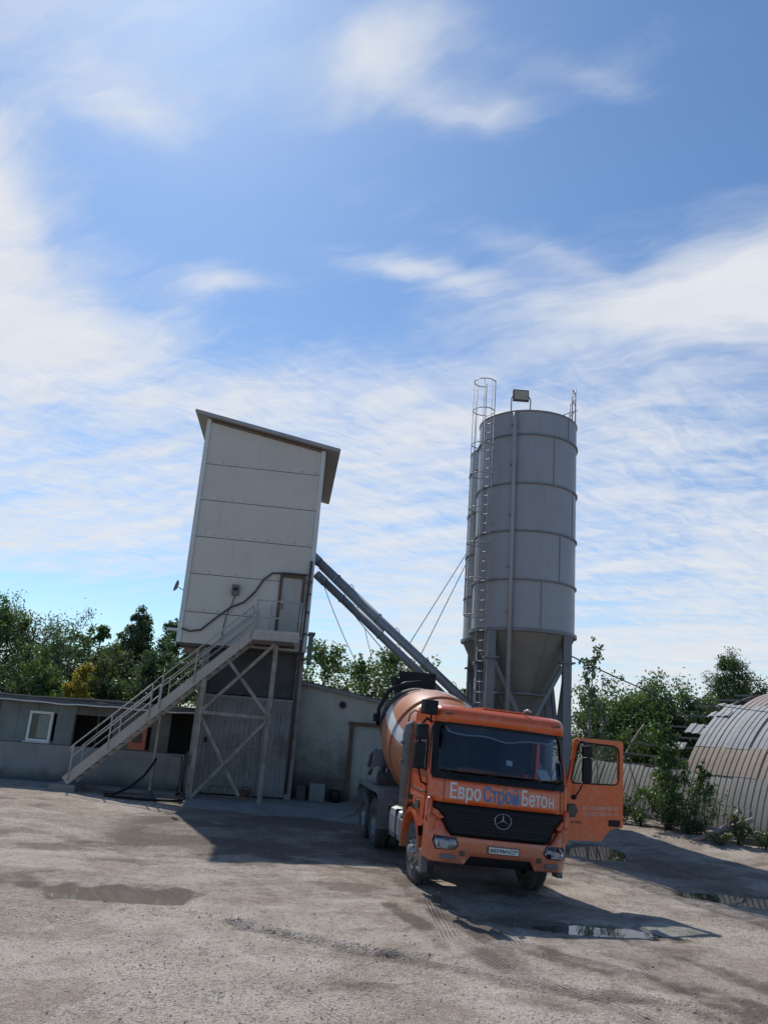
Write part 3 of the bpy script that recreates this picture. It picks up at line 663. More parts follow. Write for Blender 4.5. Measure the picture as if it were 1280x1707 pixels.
for x in (BX0, BX1):
    mb2 = MB(); mb2.box((x, 1.4, 1.2), (.2, 2.4, 2.4)); mb2.build('end_wall', 'dark', lb)
def window(x0, x1, z0, z1, y=.08):
    f = MB(); w_ = .075
    for a, b_, c_, d_ in ((x0, x1, z0, z0 + w_), (x0, x1, z1 - w_, z1), (x0, x0 + w_, z0 + w_, z1 - w_), (x1 - w_, x1, z0 + w_, z1 - w_)):
        f.box(((a + b_) / 2, y, (c_ + d_) / 2), (b_ - a, .09, d_ - c_))
    wo_ = f.build('window', 'white', lb)
    f = MB(); f.box(((x0 + x1) / 2, y, (z0 + z1) / 2), (x1 - x0 - 2 * w_, .012, z1 - z0 - 2 * w_)); f.build('pane', 'wglass', wo_)
    f = MB(); n = 18
    vs = [(x0 + w_ + (x1 - x0 - 2 * w_) * k_ / n, y + .10 + .02 * math.sin(k_ * 1.9), z) for z in (z0 + .1, z1 - .1) for k_ in range(n + 1)]
    f.add(vs, [(k_, k_ + 1, n + 2 + k_, n + 1 + k_) for k_ in range(n)], True); f.build('curtain', 'white', wo_)
    f = MB(); f.box(((x0 + x1) / 2, y - .07, z0 - .02), (x1 - x0 + .1, .14, .03)); f.build('sill', 'flash', wo_)
window(-10.92, -10.16, 1.22, 2.16)
mb = MB(); mb.box((-7.37, .10, 1.56), (.55, .04, .72)); mb.build('poster_board', 'redp', lb)
mb = MB(); mb.box((-7.37, .075, 1.56), (.30, .01, .30)); mb.build('poster_print', 'brown', lb)
mb = MB(); mb.box((-8.72, .16, 1.65), (.04, .05, 1.0)); mb.box((-7.93, .10, 1.65), (.05, .06, 1.0)); mb.box((-9.46, .10, 1.65), (.05, .06, 1.0)); mb.build('opening_frame', 'brown', lb)
mb = MB(); mb.box(((BX0 + BX1) / 2, 1.2, 2.50), (BX1 - BX0, 3.3, .13)); rf2 = mb.build('roof', 'felt', lb)
mb = MB(); pts = [(x, -.455, 2.455 + .012 * math.sin(x * 2.1) + .01 * math.sin(x * 5.3)) for x in np.linspace(BX0, BX1, 60)]; mb.tube(pts, .022, 5); mb.build('drip_edge', 'white', rf2)
mb = MB(); mb.tube([(x, -.30, 2.60 + .02 * math.sin(x * 1.3)) for x in np.linspace(BX0, BX1, 40)], [.05 + .02 * random.random() for _ in range(40)], 6); mb.build('felt_roll', 'felt', rf2)
kb = MB(); kb.box((-11.6, 25.35, .03), (11.8, .55, .10), (0, 0, .0), .02); tag(kb.build('kerb_strip', 'conc'), 'grey concrete strip along the low building', kind='structure')
pk = MB(); pk.box((-5.98, 25.9, .55), (.34, .3, 1.1), None, .02); tag(pk.build('masonry_pier', 'lowwall'), 'grey masonry stub beside the dark doorway', 'pier')

# ------------------------------------------------------------------ rendered shed beside the tower
sh = empty('block_shed', (0, 26.0, 0)); tag(sh, 'stained pale rendered shed with sloping roof between tower and truck', 'shed')
SX0, SX1 = -2.5, 6.0
def shz(x): return 3.66 - .165 * (x + 2.1)
DX0, DX1, DZ1 = -.56, 1.0, 2.56
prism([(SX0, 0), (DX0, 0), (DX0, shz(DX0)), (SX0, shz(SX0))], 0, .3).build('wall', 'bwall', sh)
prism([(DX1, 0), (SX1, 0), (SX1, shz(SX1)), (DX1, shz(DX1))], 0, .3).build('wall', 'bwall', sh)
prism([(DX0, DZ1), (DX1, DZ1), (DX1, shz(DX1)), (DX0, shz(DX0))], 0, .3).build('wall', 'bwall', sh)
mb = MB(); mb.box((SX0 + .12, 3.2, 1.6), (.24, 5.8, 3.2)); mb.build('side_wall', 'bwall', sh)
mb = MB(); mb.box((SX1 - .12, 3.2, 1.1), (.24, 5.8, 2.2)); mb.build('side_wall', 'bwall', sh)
rf3 = prism([(SX0 - .05, shz(SX0) + .0), (SX1 + .1, shz(SX1) + .0), (SX1 + .1, shz(SX1) + .1), (SX0 - .05, shz(SX0) + .1)], -.18, 6.3).build('roof', 'felt', sh)
prism([(SX0 - .06, shz(SX0) - .03), (SX1 + .1, shz(SX1) - .03), (SX1 + .1, shz(SX1) + .06), (SX0 - .06, shz(SX0) + .06)], -.21, -.182).build('eaves_board', 'wood', rf3)
d_ = MB(); d_.box(((DX0 + DX1) / 2, .12, 1.28), (DX1 - DX0 - .14, .06, 2.5)); d_ = d_.build('door', 'doorleaf', sh)
mb = MB(); mb.box((DX0 + .055, .02, 1.28), (.13, .14, 2.56)); mb.box((DX1 - .055, .02, 1.28), (.13, .14, 2.56)); mb.box(((DX0 + DX1) / 2, .015, DZ1 - .04), (DX1 - DX0 + .1, .15, .12)); mb.build('door_frame', 'brown', d_)
mb = MB(); mb.lathe([(0, 0), (.10, .01), (.12, .05), (.13, .09)], 18, (-.86, -.08, 3.08), (0, 1, 0)); vt = mb.build('vent', 'rust', sh)
mb = MB(); mb.lathe([(.0, 0), (.085, 0)], 16, (-.86, -.09, 3.08), (0, 1, 0)); mb.build('vent_mesh', 'black', vt)
# apron and clutter against the wall
ap = MB(); ap.add([(-4.9, 22.6, .02), (-.6, 22.3, .02), (-.15, 23.5, .10), (-.1, 25.9, .12), (-5.2, 25.9, .12), (-5.1, 23.6, .10), (-4.9, 22.6, -.2), (-.6, 22.3, -.2), (-.15, 23.5, -.2), (-.1, 25.9, -.2), (-5.2, 25.9, -.2), (-5.1, 23.6, -.2)],
                  [(0, 1, 2, 5), (5, 2, 3, 4), (0, 6, 7, 1), (1, 7, 8, 2), (2, 8, 9, 3), (3, 9, 10, 4), (4, 10, 11, 5), (5, 11, 6, 0)])
tag(ap.build('concrete_apron', 'apron'), 'pale concrete apron with a sloped edge before the tower gate', kind='structure')
ap = MB(); ap.add([(-1.1, 22.2, .02), (1.6, 21.5, .02), (2.6, 25.6, .06), (.0, 25.9, .06), (-1.1, 22.2, -.2), (1.6, 21.5, -.2), (2.6, 25.6, -.2), (.0, 25.9, -.2)], [(0, 1, 2, 3), (0, 4, 5, 1), (1, 5, 6, 2), (2, 6, 7, 3), (3, 7, 4, 0)])
tag(ap.build('concrete_slab', 'apron'), 'flat damp concrete slab in shade by the shed door', kind='structure')
mb = MB(); mb.box((-1.42, 25.55, .38), (.48, .4, .52), (0, 0, .1), .02); tag(mb.build('concrete_block', 'apron'), 'square grey block standing against the stained shed wall', 'block')
mb = MB(); mb.box((-1.90, 25.7, .33), (.3, .35, .42), (0, 0, -.1), .02); tag(mb.build('metal_box', 'pipe'), 'small dark box in the corner of tower and shed', 'box')
mb = MB(); mb.lathe([(.0, 0), (.17, 0), (.19, .36), (.17, .37), (.16, .1), (0, .1)], 16, (-.85, 25.6, .11)); tag(mb.build('bucket', 'black'), 'dark bucket on the ground left of the brown door frame', 'bucket')
mb = MB(); mb.tube([(-4.6, 24.6, .4), (-4.62, 24.6, .12)], .02, 6); mb.bar((-4.6, 24.55, .42), (-3.3, 24.6, .40), .05, .05); mb.bar((-4.55, 24.55, .14), (-3.35, 24.6, .14), .05, .05); mb.tube([(-3.35, 24.6, .4), (-3.35, 24.6, .12)], .02, 6)
tag(mb.build('trestle', 'rust'), 'low rusty trestle lying under the cross braces', 'trestle')
mb = MB(); mb.lathe([(0, 0), (.15, 0), (.17, .25), (.12, .32), (0, .33)], 14, (-3.55, 24.75, .11)); tag(mb.build('canister', 'brown'), 'dull brown canister under the cross braces', 'canister')
# dirt heap by the door
mb = MB(); pts = []
n, mr = 28, 5
for j in range(mr + 1):
    for k_ in range(n):
        a = 2 * math.pi * k_ / n; rr_ = j / mr; wob = 1 + .22 * math.sin(3 * a + 1) + .1 * math.sin(7 * a)
        pts.append((.55 + 1.35 * rr_ * wob * math.cos(a), 25.35 + .62 * rr_ * wob * math.sin(a), .05 + .34 * (1 - rr_ ** 1.6) * (1 + .3 * math.sin(k_ * 2.2 + j))))
fs = [(j * n + k_, j * n + (k_ + 1) % n, (j + 1) * n + (k_ + 1) % n, (j + 1) * n + k_) for j in range(mr) for k_ in range(n)]
mb.add(pts, fs, True); tag(mb.build('rubble_heap', MT['rust']), 'low brown heap of rubble at the foot of the cream shed door', 'heap')

# ------------------------------------------------------------------ silos
def silo(name, label, loc, main):
    s = empty(name, loc); tag(s, label, 'silo', 'cement silos beside the yard')
    Rr, z0, z1 = 1.58, 5.56, 12.40
    rings = [5.56, 7.04, 8.53, 10.04, 11.63, 12.40]
    for i in range(5):
        mb = MB(); mb.lathe([(Rr, rings[i]), (Rr, rings[i + 1])], 64); c_ = mb.build('shell_course', 'silo', s)
        off = (0, 1.1, 2.3, .6, 1.7)[i]
        for k_ in range(3):
            a = -math.pi / 2 + .15 + off * .35 + k_ * 2.1
            mb = MB(); mb.box((math.cos(a) * (Rr + .004), math.sin(a) * (Rr + .004), (rings[i] + rings[i + 1]) / 2), (.012, .03, rings[i + 1] - rings[i] - .06), (0, 0, a)); mb.build('weld_seam', 'silo2', c_)
    for z in rings[1:5]:
        mb = MB(); mb.lathe([(Rr, z - .03), (Rr + .05, z - .025), (Rr + .05, z + .025), (Rr, z + .03)], 64, smooth=False); mb.build('stiffener_ring', 'silo2', s)
    mb = MB(); mb.lathe([(Rr, z0 - .06), (Rr + .07, z0 - .05), (Rr + .07, z0 + .05), (Rr, z0 + .06)], 64, smooth=False); mb.build('base_ring', 'silo2', s)
    mb = MB(); mb.lathe([(Rr, z1 - .02), (Rr + .03, z1), (Rr + .02, z1 + .04), (Rr * .9, z1 + .10), (Rr * .5, z1 + .20), (.0, z1 + .26)], 64); rf_ = mb.build('roof', 'silo2', s)
    mb = MB(); mb.lathe([(.42, z1 + .1), (.42, z1 + .34), (.0, z1 + .38)], 24, (.35, -.3, 0)); mb.build('hatch', 'silo2', rf_)
    mb = MB(); mb.lathe([(Rr - .01, z0 - .05), (.72, 3.80), (.70, 3.74)], 64); co = mb.build('cone', 'cone', s)
    mb = MB(); mb.lathe([(.74, 3.72), (.80, 3.74), (.80, 3.80), (.74, 3.82)], 40, smooth=False); mb.build('cone_ring', 'silo2', co)
    mb = MB(); mb.lathe([(.70, 3.74), (.22, 2.55), (.20, 2.1)], 40); mb.build('outlet', 'cone', co)
    for a in (-1.25, -.3, -2.3):
        mb = MB(); mb.bar((math.cos(a) * Rr * .99, math.sin(a) * Rr * .99, z0 - .08), (math.cos(a) * .74, math.sin(a) * .74, 3.84), .03, .03); mb.build('cone_seam', 'silo2', co)
    L = 1.12
    for sx_ in (-1, 1):
        for sy_ in (-1, 1):
            mb = MB(); mb.box((sx_ * L, sy_ * L, 2.75), (.24, .24, 5.5)); lg = mb.build('leg', 'silo2', s)
            mb = MB(); mb.box((sx_ * L, sy_ * L, 4.72), (.42, .42, .05)); mb.box((sx_ * L, sy_ * L, .02), (.5, .5, .06)); mb.build('leg_plate', 'silo2', lg)
    def br(a, b_, wd=.11):
        mb = MB(); mb.bar(a, b_, wd, wd); mb.build('brace', 'silo2', s)
    for y in (-L, L):
        br((-L + .12, y, 4.6), (-.05, y, 2.75)); br((L - .12, y, 4.6), (.05, y, 2.75)); br((-L + .1, y, 2.66), (L - .1, y, 2.66), .14)
        br((-L + .1, y, .5), (0, y, 2.58), .09); br((L - .1, y, .5), (0, y, 2.58), .09)
    for x in (-L, L):
        br((x, -L + .12, 4.6), (x, -.05, 2.75)); br((x, L - .12, 4.6), (x, .05, 2.75)); br((x, -L + .1, 2.66), (x, L - .1, 2.66), .14)
    # filling pipe up the front
    fx, fy = (-.70, -1.56) if main else (-1.05, -1.32)
    mb = MB(); mb.tube([(fx + .04, fy, 1.2), (fx, fy, 12.05), (fx, fy + .08, 12.3), (fx, fy + .3, 12.42)], .065, 10); fp = mb.build('filling_pipe', 'silo', s)
    mb = MB()
    for z in (6.05, 7.4, 9.0, 10.6, 11.9): mb.box((fx, fy + .03, z), (.2, .12, .04))
    mb.build('pipe_clamp', 'silo2', fp)
    if not main: return s
    # ladder with hoops on the left flank
    la = R_(215); ex, ey = math.cos(la), math.sin(la); txx, tyy = -ey, ex
    lr = Rr + .16
    mb = MB()
    rail_top = 13.55 if main else 12.6
    for sgn in (-1, 1): mb.tube([(ex * lr + txx * .21 * sgn, ey * lr + tyy * .21 * sgn, 1.0), (ex * lr + txx * .21 * sgn, ey * lr + tyy * .21 * sgn, rail_top)], .02, 6)
    ld = mb.build('ladder', 'silo', s)
    rm = None
    for i in range(38):
        z = 1.3 + i * .30
        if rm is None:
            mb = MB(); mb.tube([(ex * lr - txx * .21, ey * lr - tyy * .21, 0), (ex * lr + txx * .21, ey * lr + tyy * .21, 0)], .013, 5); rm = mb.mesh('rung', MT['silo'])
        o = link('rung', rm, ld); o.location.z = z
    hr = .34
    cx, cy = ex * (lr + .26), ey * (lr + .26)
    hoops = [5.9, 7.0, 8.1, 9.2, 10.3, 11.3, 12.45, 13.45] if main else [7.5, 9, 10.5, 12.0]
    for z in hoops:
        pts = [(cx + hr * math.cos(la + q_), cy + hr * math.sin(la + q_), z) for q_ in np.linspace(-2.5, 2.5, 19)]
        mb = MB(); mb.tube(pts, .017, 5); mb.build('hoop', 'silo', ld)
    for q_ in (-1.6, -.8, 0, .8, 1.6):
        mb = MB(); x_, y_ = cx + hr * math.cos(la + q_), cy + hr * math.sin(la + q_); mb.tube([(x_, y_, hoops[0]), (x_, y_, hoops[-1])], .012, 5); mb.build('cage_bar', 'silo', ld)
    if main:
        # guard rail on the roof edge at the right, short rail by the ladder head
        for a0, a1 in ((-.62, .25),):
            P = [(math.cos(a) * (Rr - .04), math.sin(a) * (Rr - .04)) for a in np.linspace(a0, a1, 7)]
            for z in (13.15, 13.55):
                mb = MB(); mb.tube([(x, y, z) for x, y in P], .018, 5); mb.build('guard_rail', 'silo', s)
            for x, y in (P[0], P[3], P[-1]):
                mb = MB(); mb.tube([(x, y, 12.38), (x, y, 13.85 if x == P[3][0] else 13.55)], .022, 5); mb.build('guard_post', 'silo', s)
            mb = MB(); mb.tube([(P[0][0], P[0][1], 12.45), (P[0][0] - .3, P[0][1] - .05, 12.62), (P[2][0] + .05, P[2][1], 13.0)], .016, 5); mb.build('guard_stay', 'silo', s)
    return s
s1 = silo('cement_silo', 'grey cement silo in front with filling pipe and floodlight on top', (4.57, 24.0, 0), True)
s2 = silo('cement_silo', 'grey cement silo mostly hidden behind the nearer one', (4.66, 27.0, 0), False)
# floodlight standing on the silo roof
fl = empty('floodlight', (4.16, 23.2, 12.52)); tag(fl, 'square floodlight with pale glass on top of the front silo', 'floodlight')
mb = MB(); mb.box((0, 0, .72), (.52, .12, .40), (R_(-8), 0, 0), .02); mb.build('housing', 'pipe', fl)
mb = MB(); mb.box((0, -.068, .715), (.45, .012, .33), (R_(-8), 0, 0)); mb.build('lens', 'lampglass', fl)
mb = MB(); mb.tube([(-.30, 0, 0), (-.30, 0, .6), (-.26, 0, .7)], .02, 6); mb.tube([(.32, 0, 0), (.32, 0, .6), (.26, 0, .7)], .02, 6); mb.build('bracket', 'silo2', fl)

# ------------------------------------------------------------------ screw conveyors and stays
def conveyor(label, a, b_, r):
    a, b_ = Vector(a), Vector(b_); c_ = empty('screw_conveyor', b_); tag(c_, label, 'conveyor', 'screw conveyors from silos to tower')
    d = (b_ - a); L = d.length; dn = d.normalized(); loc = lambda p: p - b_
    mb = MB(); mb.tube([loc(a), loc(b_)], r, 18); mb.build('tube', 'tube', c_)
    for f in (.12, .34, .58, .82):
        mb = MB(); p_ = loc(a + d * f); mb.tube([p_ - dn * .025, p_ + dn * .025], r * 1.18, 18, False); mb.build('flange', 'tube', c_)
    for f in (.2, .44, .72):
        p_ = loc(a + d * f) + Vector((0, 0, r * 1.25)); mb = MB(); mb.tube([p_ + dn * .1 * math.cos(q_) + Vector((0, 0, .1 * math.sin(q_) - .02)) for q_ in np.linspace(0, 3.14, 7)], .012, 5); mb.build('lifting_eye', 'tube', c_)
    mb = MB(); p_ = loc(a); mb.tube([p_ - dn * .25, p_ + dn * .2], r * 1.12, 16, False); mb.build('drive_end', 'tube', c_)
    return c_
conveyor('nearer grey screw conveyor tube running from front silo to tower', (-2.20, 25.7, 7.82), (4.45, 23.95, 2.15), .145)
conveyor('lower grey screw conveyor tube running to the rear silo', (-2.05, 27.2, 7.40), (4.55, 27.0, 2.0), .14)
mb = MB(); mb.bar((-2.0, 25.9, 7.55), (.3, 25.4, 5.55), .22, .12); tag(mb.build('conveyor_chute', 'tube'), 'short box chute under the upper end of the conveyors', 'chute')
def cable(label, pts, r=.014, sag=0.0):
    a, b_ = Vector(pts[0]), Vector(pts[-1]); P = [a.lerp(b_, q_) - Vector((0, 0, sag * 4 * q_ * (1 - q_))) for q_ in np.linspace(0, 1, 14)]
    mb = MB(); mb.tube(P, r, 5); return tag(mb.build('cable', 'cable'), label, 'cable')
cable('upper of two stay cables from rear silo to conveyor', ((3.1, 26.6, 8.75), (1.15, 25.0, 5.15)))
cable('lower of two stay cables from rear silo to conveyor', ((3.1, 26.6, 8.4), (1.5, 25.0, 4.75)))
cable('slack cable hanging from tower towards the shed roof', ((-1.95, 25.6, 7.2), (.35, 28.5, 3.4)), .013, .35)
cable('short thin cable hanging below the conveyor', ((-.35, 26.8, 5.7), (.35, 29.5, 4.0)), .011, .1)
cable('long cable strung under the lower conveyor', ((-1.2, 26.6, 6.6), (2.6, 27.2, 3.0)), .015, .12)
#@@HANGAR
# ------------------------------------------------------------------ arched hangar
hg = empty('arched_hangar', (10.2, 25.5, 0), (0, 0, R_(-60))); tag(hg, 'arched hangar clad in rusting corrugated sheets with one end stripped bare', 'hangar')
# local x runs along the length towards the camera side, local y away across the width
HR, HC_, HZ = 5.7, 5.6, -1.0
def hp(th, r=HR): return (HC_ - r * math.cos(th), HZ + r * math.sin(th))
def th_of(z): return math.asin((z - HZ) / HR)
def arch_sheet(t0, t1, wd, n, pitch=.2, depth=.032):
    mb = MB(); xs = []
    x = 0
    while x < wd - 1e-6:
        for a, d in ((0, 0), (.07, 0), (.16, 1), (.91, 1)): xs.append((x + a * pitch, d * depth))
        x += pitch
    xs.append((wd, 0)); m = len(xs); vs = []
    for i in range(n + 1):
        th = t0 + (t1 - t0) * i / n
        for a, d in xs: y, z = hp(th, HR + d); vs.append((a, y, z))
    mb.add(vs, [(i * m + j, i * m + j + 1, (i + 1) * m + j + 1, (i + 1) * m + j) for i in range(n) for j in range(m - 1)])
    return mb
rows = [('sheetA', .02, 1.02, -7.2), ('sheetA', .98, 1.83, -7.2), ('sheetB', 1.79, 2.67, -.6), ('sheetC', 2.62, 4.05, -.6), ('sheetD', 3.98, 4.66, .0)]
SWD = .6
for ri, (mt, za, zb, ts) in enumerate(rows):
    me_ = arch_sheet(th_of(za), th_of(zb), SWD + .03, 6 if zb < 3 else 9).mesh('sheet', MT[mt])
    x = ts; j = 0
    while x < 11:
        o = link('sheet', me_, hg); o.location = (x, -.012 * ((ri + j) % 2) + rng.normal() * .006, rng.normal() * .012); o.rotation_euler = (0, R_(rng.normal() * .2), 0)
        if ri == 0 and abs(x - 1.2) < .31: o.rotation_euler = (R_(1.5), R_(2.2), R_(-2.5))
        x += SWD; j += 1
me_ = arch_sheet(th_of(4.62), math.pi - th_of(.02), SWD + .02, 16).mesh('sheet', MT['sheetD'])
x = 0.0
while x < 11: o = link('sheet', me_, hg); o.location = (x, .01, 0); x += SWD
# bare ribs and purlins of the stripped end
for x in (-3.4, -.7, 3.0, 6.0, 9.0):
    pts = [(x, *hp(a, HR - .12)) for a in (np.linspace(th_of(0), math.pi - th_of(0), 34) if x > -1 else np.linspace(th_of(0), th_of(3.35), 14))]
    mb = MB(); mb.tube(pts, .03, 6); mb.build('rib', 'rustbeam', hg)
for i, z in enumerate((1.9, 2.25, 2.6, 2.95, 3.3, 3.75, 4.1, 4.4, 4.6)):
    y_, z_ = hp(th_of(z), HR - .06); x0 = -3.7 - .12 * (i % 3) + .25 * i if i < 5 else -2.3 + .3 * (i - 5)
    mb = MB(); mb.bar((x0, y_, z_ - .03 * (i % 2)), (10.5, y_, z_), .05, .06); mb.build('purlin', 'wood', hg)
for (x, z, wd, hh_, rz) in ((-1.3, 3.05, .8, .5, .06), (-.9, 3.62, .9, .34, -.05), (-1.0, 4.02, .9, .30, .08), (-1.7, 2.45, .8, .3, -.05)):
    y_, z_ = hp(th_of(z), HR + .03); th = th_of(z)
    mb = corr(wd, hh_, .3, .03); o = mb.build('loose_sheet', 'sheetC', hg); o.location = (x, y_, z_); o.rotation_euler = (-th - .1, rz, rz)
# gable end wall of the covered part, seen through the bare ribs
mb = MB(); n = 20; pts = [(-.62, *hp(a, HR - .14)) for a in np.linspace(th_of(0), math.pi - th_of(0), n)]; mb.add(pts, [tuple(range(n))]); mb.build('inner_partition', 'dark', hg)

# clutter along the hangar foot
mb = MB(); mb.tube([(9.13, 22.55, .14), (9.9, 22.43, .48), (10.71, 22.3, .84)], [.068, .07, .066], 10); tag(mb.build('old_pipe', 'pinkpipe'), 'pinkish old pipe leaning up across the scrap pile', 'pipe')
mb = MB(); mb.tube([(9.72, 22.85, .16), (9.9, 22.75, .36), (10.12, 22.6, .58)], [.09, .11, .08], 9); tag(mb.build('log', 'wood'), 'short grey log under the leaning pipe', 'log')
for i, (a, b_, lab) in enumerate((((9.0, 24.2, .40), (10.3, 23.1, .42), 'thin grey plank lying along the hangar foot'), ((9.95, 22.75, .47), (12.2, 21.4, .58), 'upper grey plank of the stack by the log'), ((10.2, 22.35, .40), (12.4, 21.0, .47), 'lower grey plank of the stack by the log'))):
    mb = MB(); mb.bar(a, b_, .24, .05); tag(mb.build('plank', 'wood'), lab, 'plank')
mb = MB(); mb.bar((10.5, 22.3, .16), (12.6, 21.0, .22), .5, .35); tag(mb.build('concrete_beam', 'conc'), 'grey concrete beam carrying the planks', 'beam')
mb = MB(); mb.bar((8.2, 25.2, .80), (8.95, 24.9, .42), .5, .03); tag(mb.build('fallen_board', 'wood'), 'tilted weathered board among weeds beside the open truck door', 'board')
cable('thin black wire running across the hangar roof', ((9.9, 25.2, 4.05), (15.5, 23.2, 3.75)), .012, .1)
cable('black power line hanging beyond the slender tree', ((6.2, 30.0, 6.2), (14.5, 35.0, 4.1)), .03, .1)
#@@TREES
# ------------------------------------------------------------------ vegetation
def foliage_mesh(name, cen, nrm_up, size, mat, aspect=.55, droop=0.0):
    n = len(cen); a = rng.normal(size=(n, 3)); a[:, 2] -= droop; a /= np.linalg.norm(a, axis=1)[:, None] + 1e-9
    b = rng.normal(size=(n, 3)); b -= (b * a).sum(1)[:, None] * a; b /= np.linalg.norm(b, axis=1)[:, None] + 1e-9
    s_ = (size * rng.uniform(.6, 1.35, n))[:, None]
    v = np.stack([cen - a * s_ * .5, cen + b * s_ * aspect * .5, cen + a * s_ * .5, cen - b * s_ * aspect * .5], 1).reshape(-1, 3)
    me = bpy.data.meshes.new(name); me.vertices.add(4 * n); me.vertices.foreach_set('co', v.ravel().astype(np.float32))
    me.loops.add(4 * n); me.loops.foreach_set('vertex_index', np.arange(4 * n, dtype=np.int32)); me.polygons.add(n); me.polygons.foreach_set('loop_start', np.arange(0, 4 * n, 4, dtype=np.int32))
    me.update(calc_edges=True)
    at = me.attributes.new('tone', 'FLOAT', 'POINT'); at.data.foreach_set('value', np.repeat(rng.uniform(0, 1, n), 4).astype(np.float32))
    me.materials.append(mat); return me
def tree(name, label, loc, h, wd, mat, kind='round', leaves=7000, lsize=.17, bark='bark', group=None, low=.18, lean=0.0, tr=None, cat='tree', dense=1.0):
    o = empty(name, loc); tag(o, label, cat, group)
    mb = MB(); tr = tr or h * .022
    top = Vector((lean * h, 0, h * .9)); P = [Vector((lean * h * (f ** 1.5), 0, h * .9 * f)) + Vector((rng.normal() * .02 * h * f, rng.normal() * .02 * h * f, 0)) for f in np.linspace(0, 1, 7)]
    mb.tube(P, [tr * (1 - .85 * f) for f in np.linspace(0, 1, 7)], 7)
    anchors = []
    nl = {'round': 16, 'willow': 18, 'birch': 18, 'bush': 12, 'poplar': 18, 'sparse': 11}[kind]
    for i in range(nl):
        f = low + (.97 - low) * (i + rng.random() * .8) / nl; a = i * 2.399 + rng.normal() * .4
        base_ = P[min(int(f * 6), 5)].lerp(P[min(int(f * 6) + 1, 6)], f * 6 - int(f * 6))
        g_ = (f - low) / (1 - low)
        L = wd * .5 * {'round': (.45 + 1.1 * math.sin(math.pi * min(1, .12 + g_ * .86))) * .75, 'willow': .55 + .55 * math.sin(math.pi * (.15 + .8 * g_)), 'birch': 1.0 - .78 * g_, 'bush': 1.0 - .45 * g_, 'poplar': .75 - .5 * g_ ** 2, 'sparse': .9 - .4 * g_}[kind] * rng.uniform(.7, 1.2)
        el = {'round': .45, 'willow': .7, 'birch': .75, 'bush': .5, 'poplar': 1.0, 'sparse': .8}[kind] + .25 * rng.normal() + .3 * g_
        d = Vector((math.cos(a) * math.cos(el), math.sin(a) * math.cos(el), math.sin(el)))
        pts = [base_]; cur = base_
        for k_ in range(4):
            d2 = (d + Vector((rng.normal() * .25, rng.normal() * .25, rng.normal() * .15 - (.28 * k_ if kind in ('willow',) else .05 * k_)))).normalized(); cur = cur + d2 * L / 4 * 1.15; pts.append(cur)
        r0 = tr * .42 * (1 - .6 * f)
        mb.tube(pts, [max(.006, r0 * (1 - .2 * k_)) for k_ in range(5)], 5)
        for k_ in (2, 3, 4):
            anchors.append((pts[k_], L * .30))
            for _ in range(2):
                e = pts[k_] + Vector(rng.normal(size=3)) * L * .26; 
                if e.z > .1: mb.tube([pts[k_], (pts[k_] + e) / 2 + Vector(rng.normal(size=3)) * .03, e], [max(.004, r0 * .3), max(.003, r0 * .2), .003], 4); anchors.append((e, L * .22))
    anchors.append((P[-1], wd * .09)); anchors.append((P[-2], wd * .12)); anchors.append((P[-1] + Vector((0, 0, h * .06)), wd * .06))
    mb.build('trunk', bark, o)
    n = leaves; ai = rng.integers(0, len(anchors), n)
    ap_ = np.array([a[0] for a in anchors]); ar = np.array([a[1] for a in anchors])
    off = rng.normal(size=(n, 3)) * .62
    if kind == 'willow': off[:, 2] = -np.abs(rng.normal(size=n)) * 1.5 + .3; off[:, :2] *= .7
    if kind == 'birch': off[:, 2] = off[:, 2] * .9 - .25
    # leaves gather in small sprays
    spr = rng.normal(size=(n // 9 + 1, 3)) * .55
    off = off * .45 + spr[rng.integers(0, len(spr), n)] * .75
    cen = ap_[ai] + off * (ar[ai] * dense)[:, None]
    cen = cen[cen[:, 2] > .05]
    link('crown', foliage_mesh('crown', cen, 0, lsize, MT[mat], .5 if kind != 'willow' else .3, .6 if kind in ('willow', 'birch') else 0.0), o)
    return o
GL, GM, GR = 'trees behind the low building', 'trees behind the shed', 'trees beyond the hangar'
def at(px, Yd): # ground point under a photo column, used for laying out the tree rows
    return ((px - 613.65) / 1282 * Yd * 1.02, Yd, 0)
LEFT = [('round', 0, 35, 7.6, 4.4, 'leaf_g', 'bright green tree cut by the frame edge', 9000), ('willow', 60, 36, 7.2, 4.6, 'leaf_w', 'large grey green willow behind the window end of the low building', 12000),
        ('willow', 112, 37, 6.3, 2.4, 'leaf_d', 'darker narrow willow right of the large willow', 8000), ('round', 180, 39, 7.3, 3.2, 'leaf_g', 'round crowned tree standing right of the gap in the trees', 9000),
        ('poplar', 238, 36, 8.2, 3.4, 'leaf_w', 'tall airy poplar behind the upper stair', 10000), ('round', 298, 36, 7.6, 3.0, 'leaf_d', 'dark tree touching the tower corner', 9000),
        ('poplar', 215, 33, 5.4, 3.6, 'leaf_w', 'shorter pale poplar in front of the tall poplar', 7000)]
for kd, px, yd, h, wd, mt, lab, nl_ in LEFT:
    tree('tree', lab, at(px, yd), h * .86, wd, mt, kd, int(nl_ * 1.25), .16, group=GL)
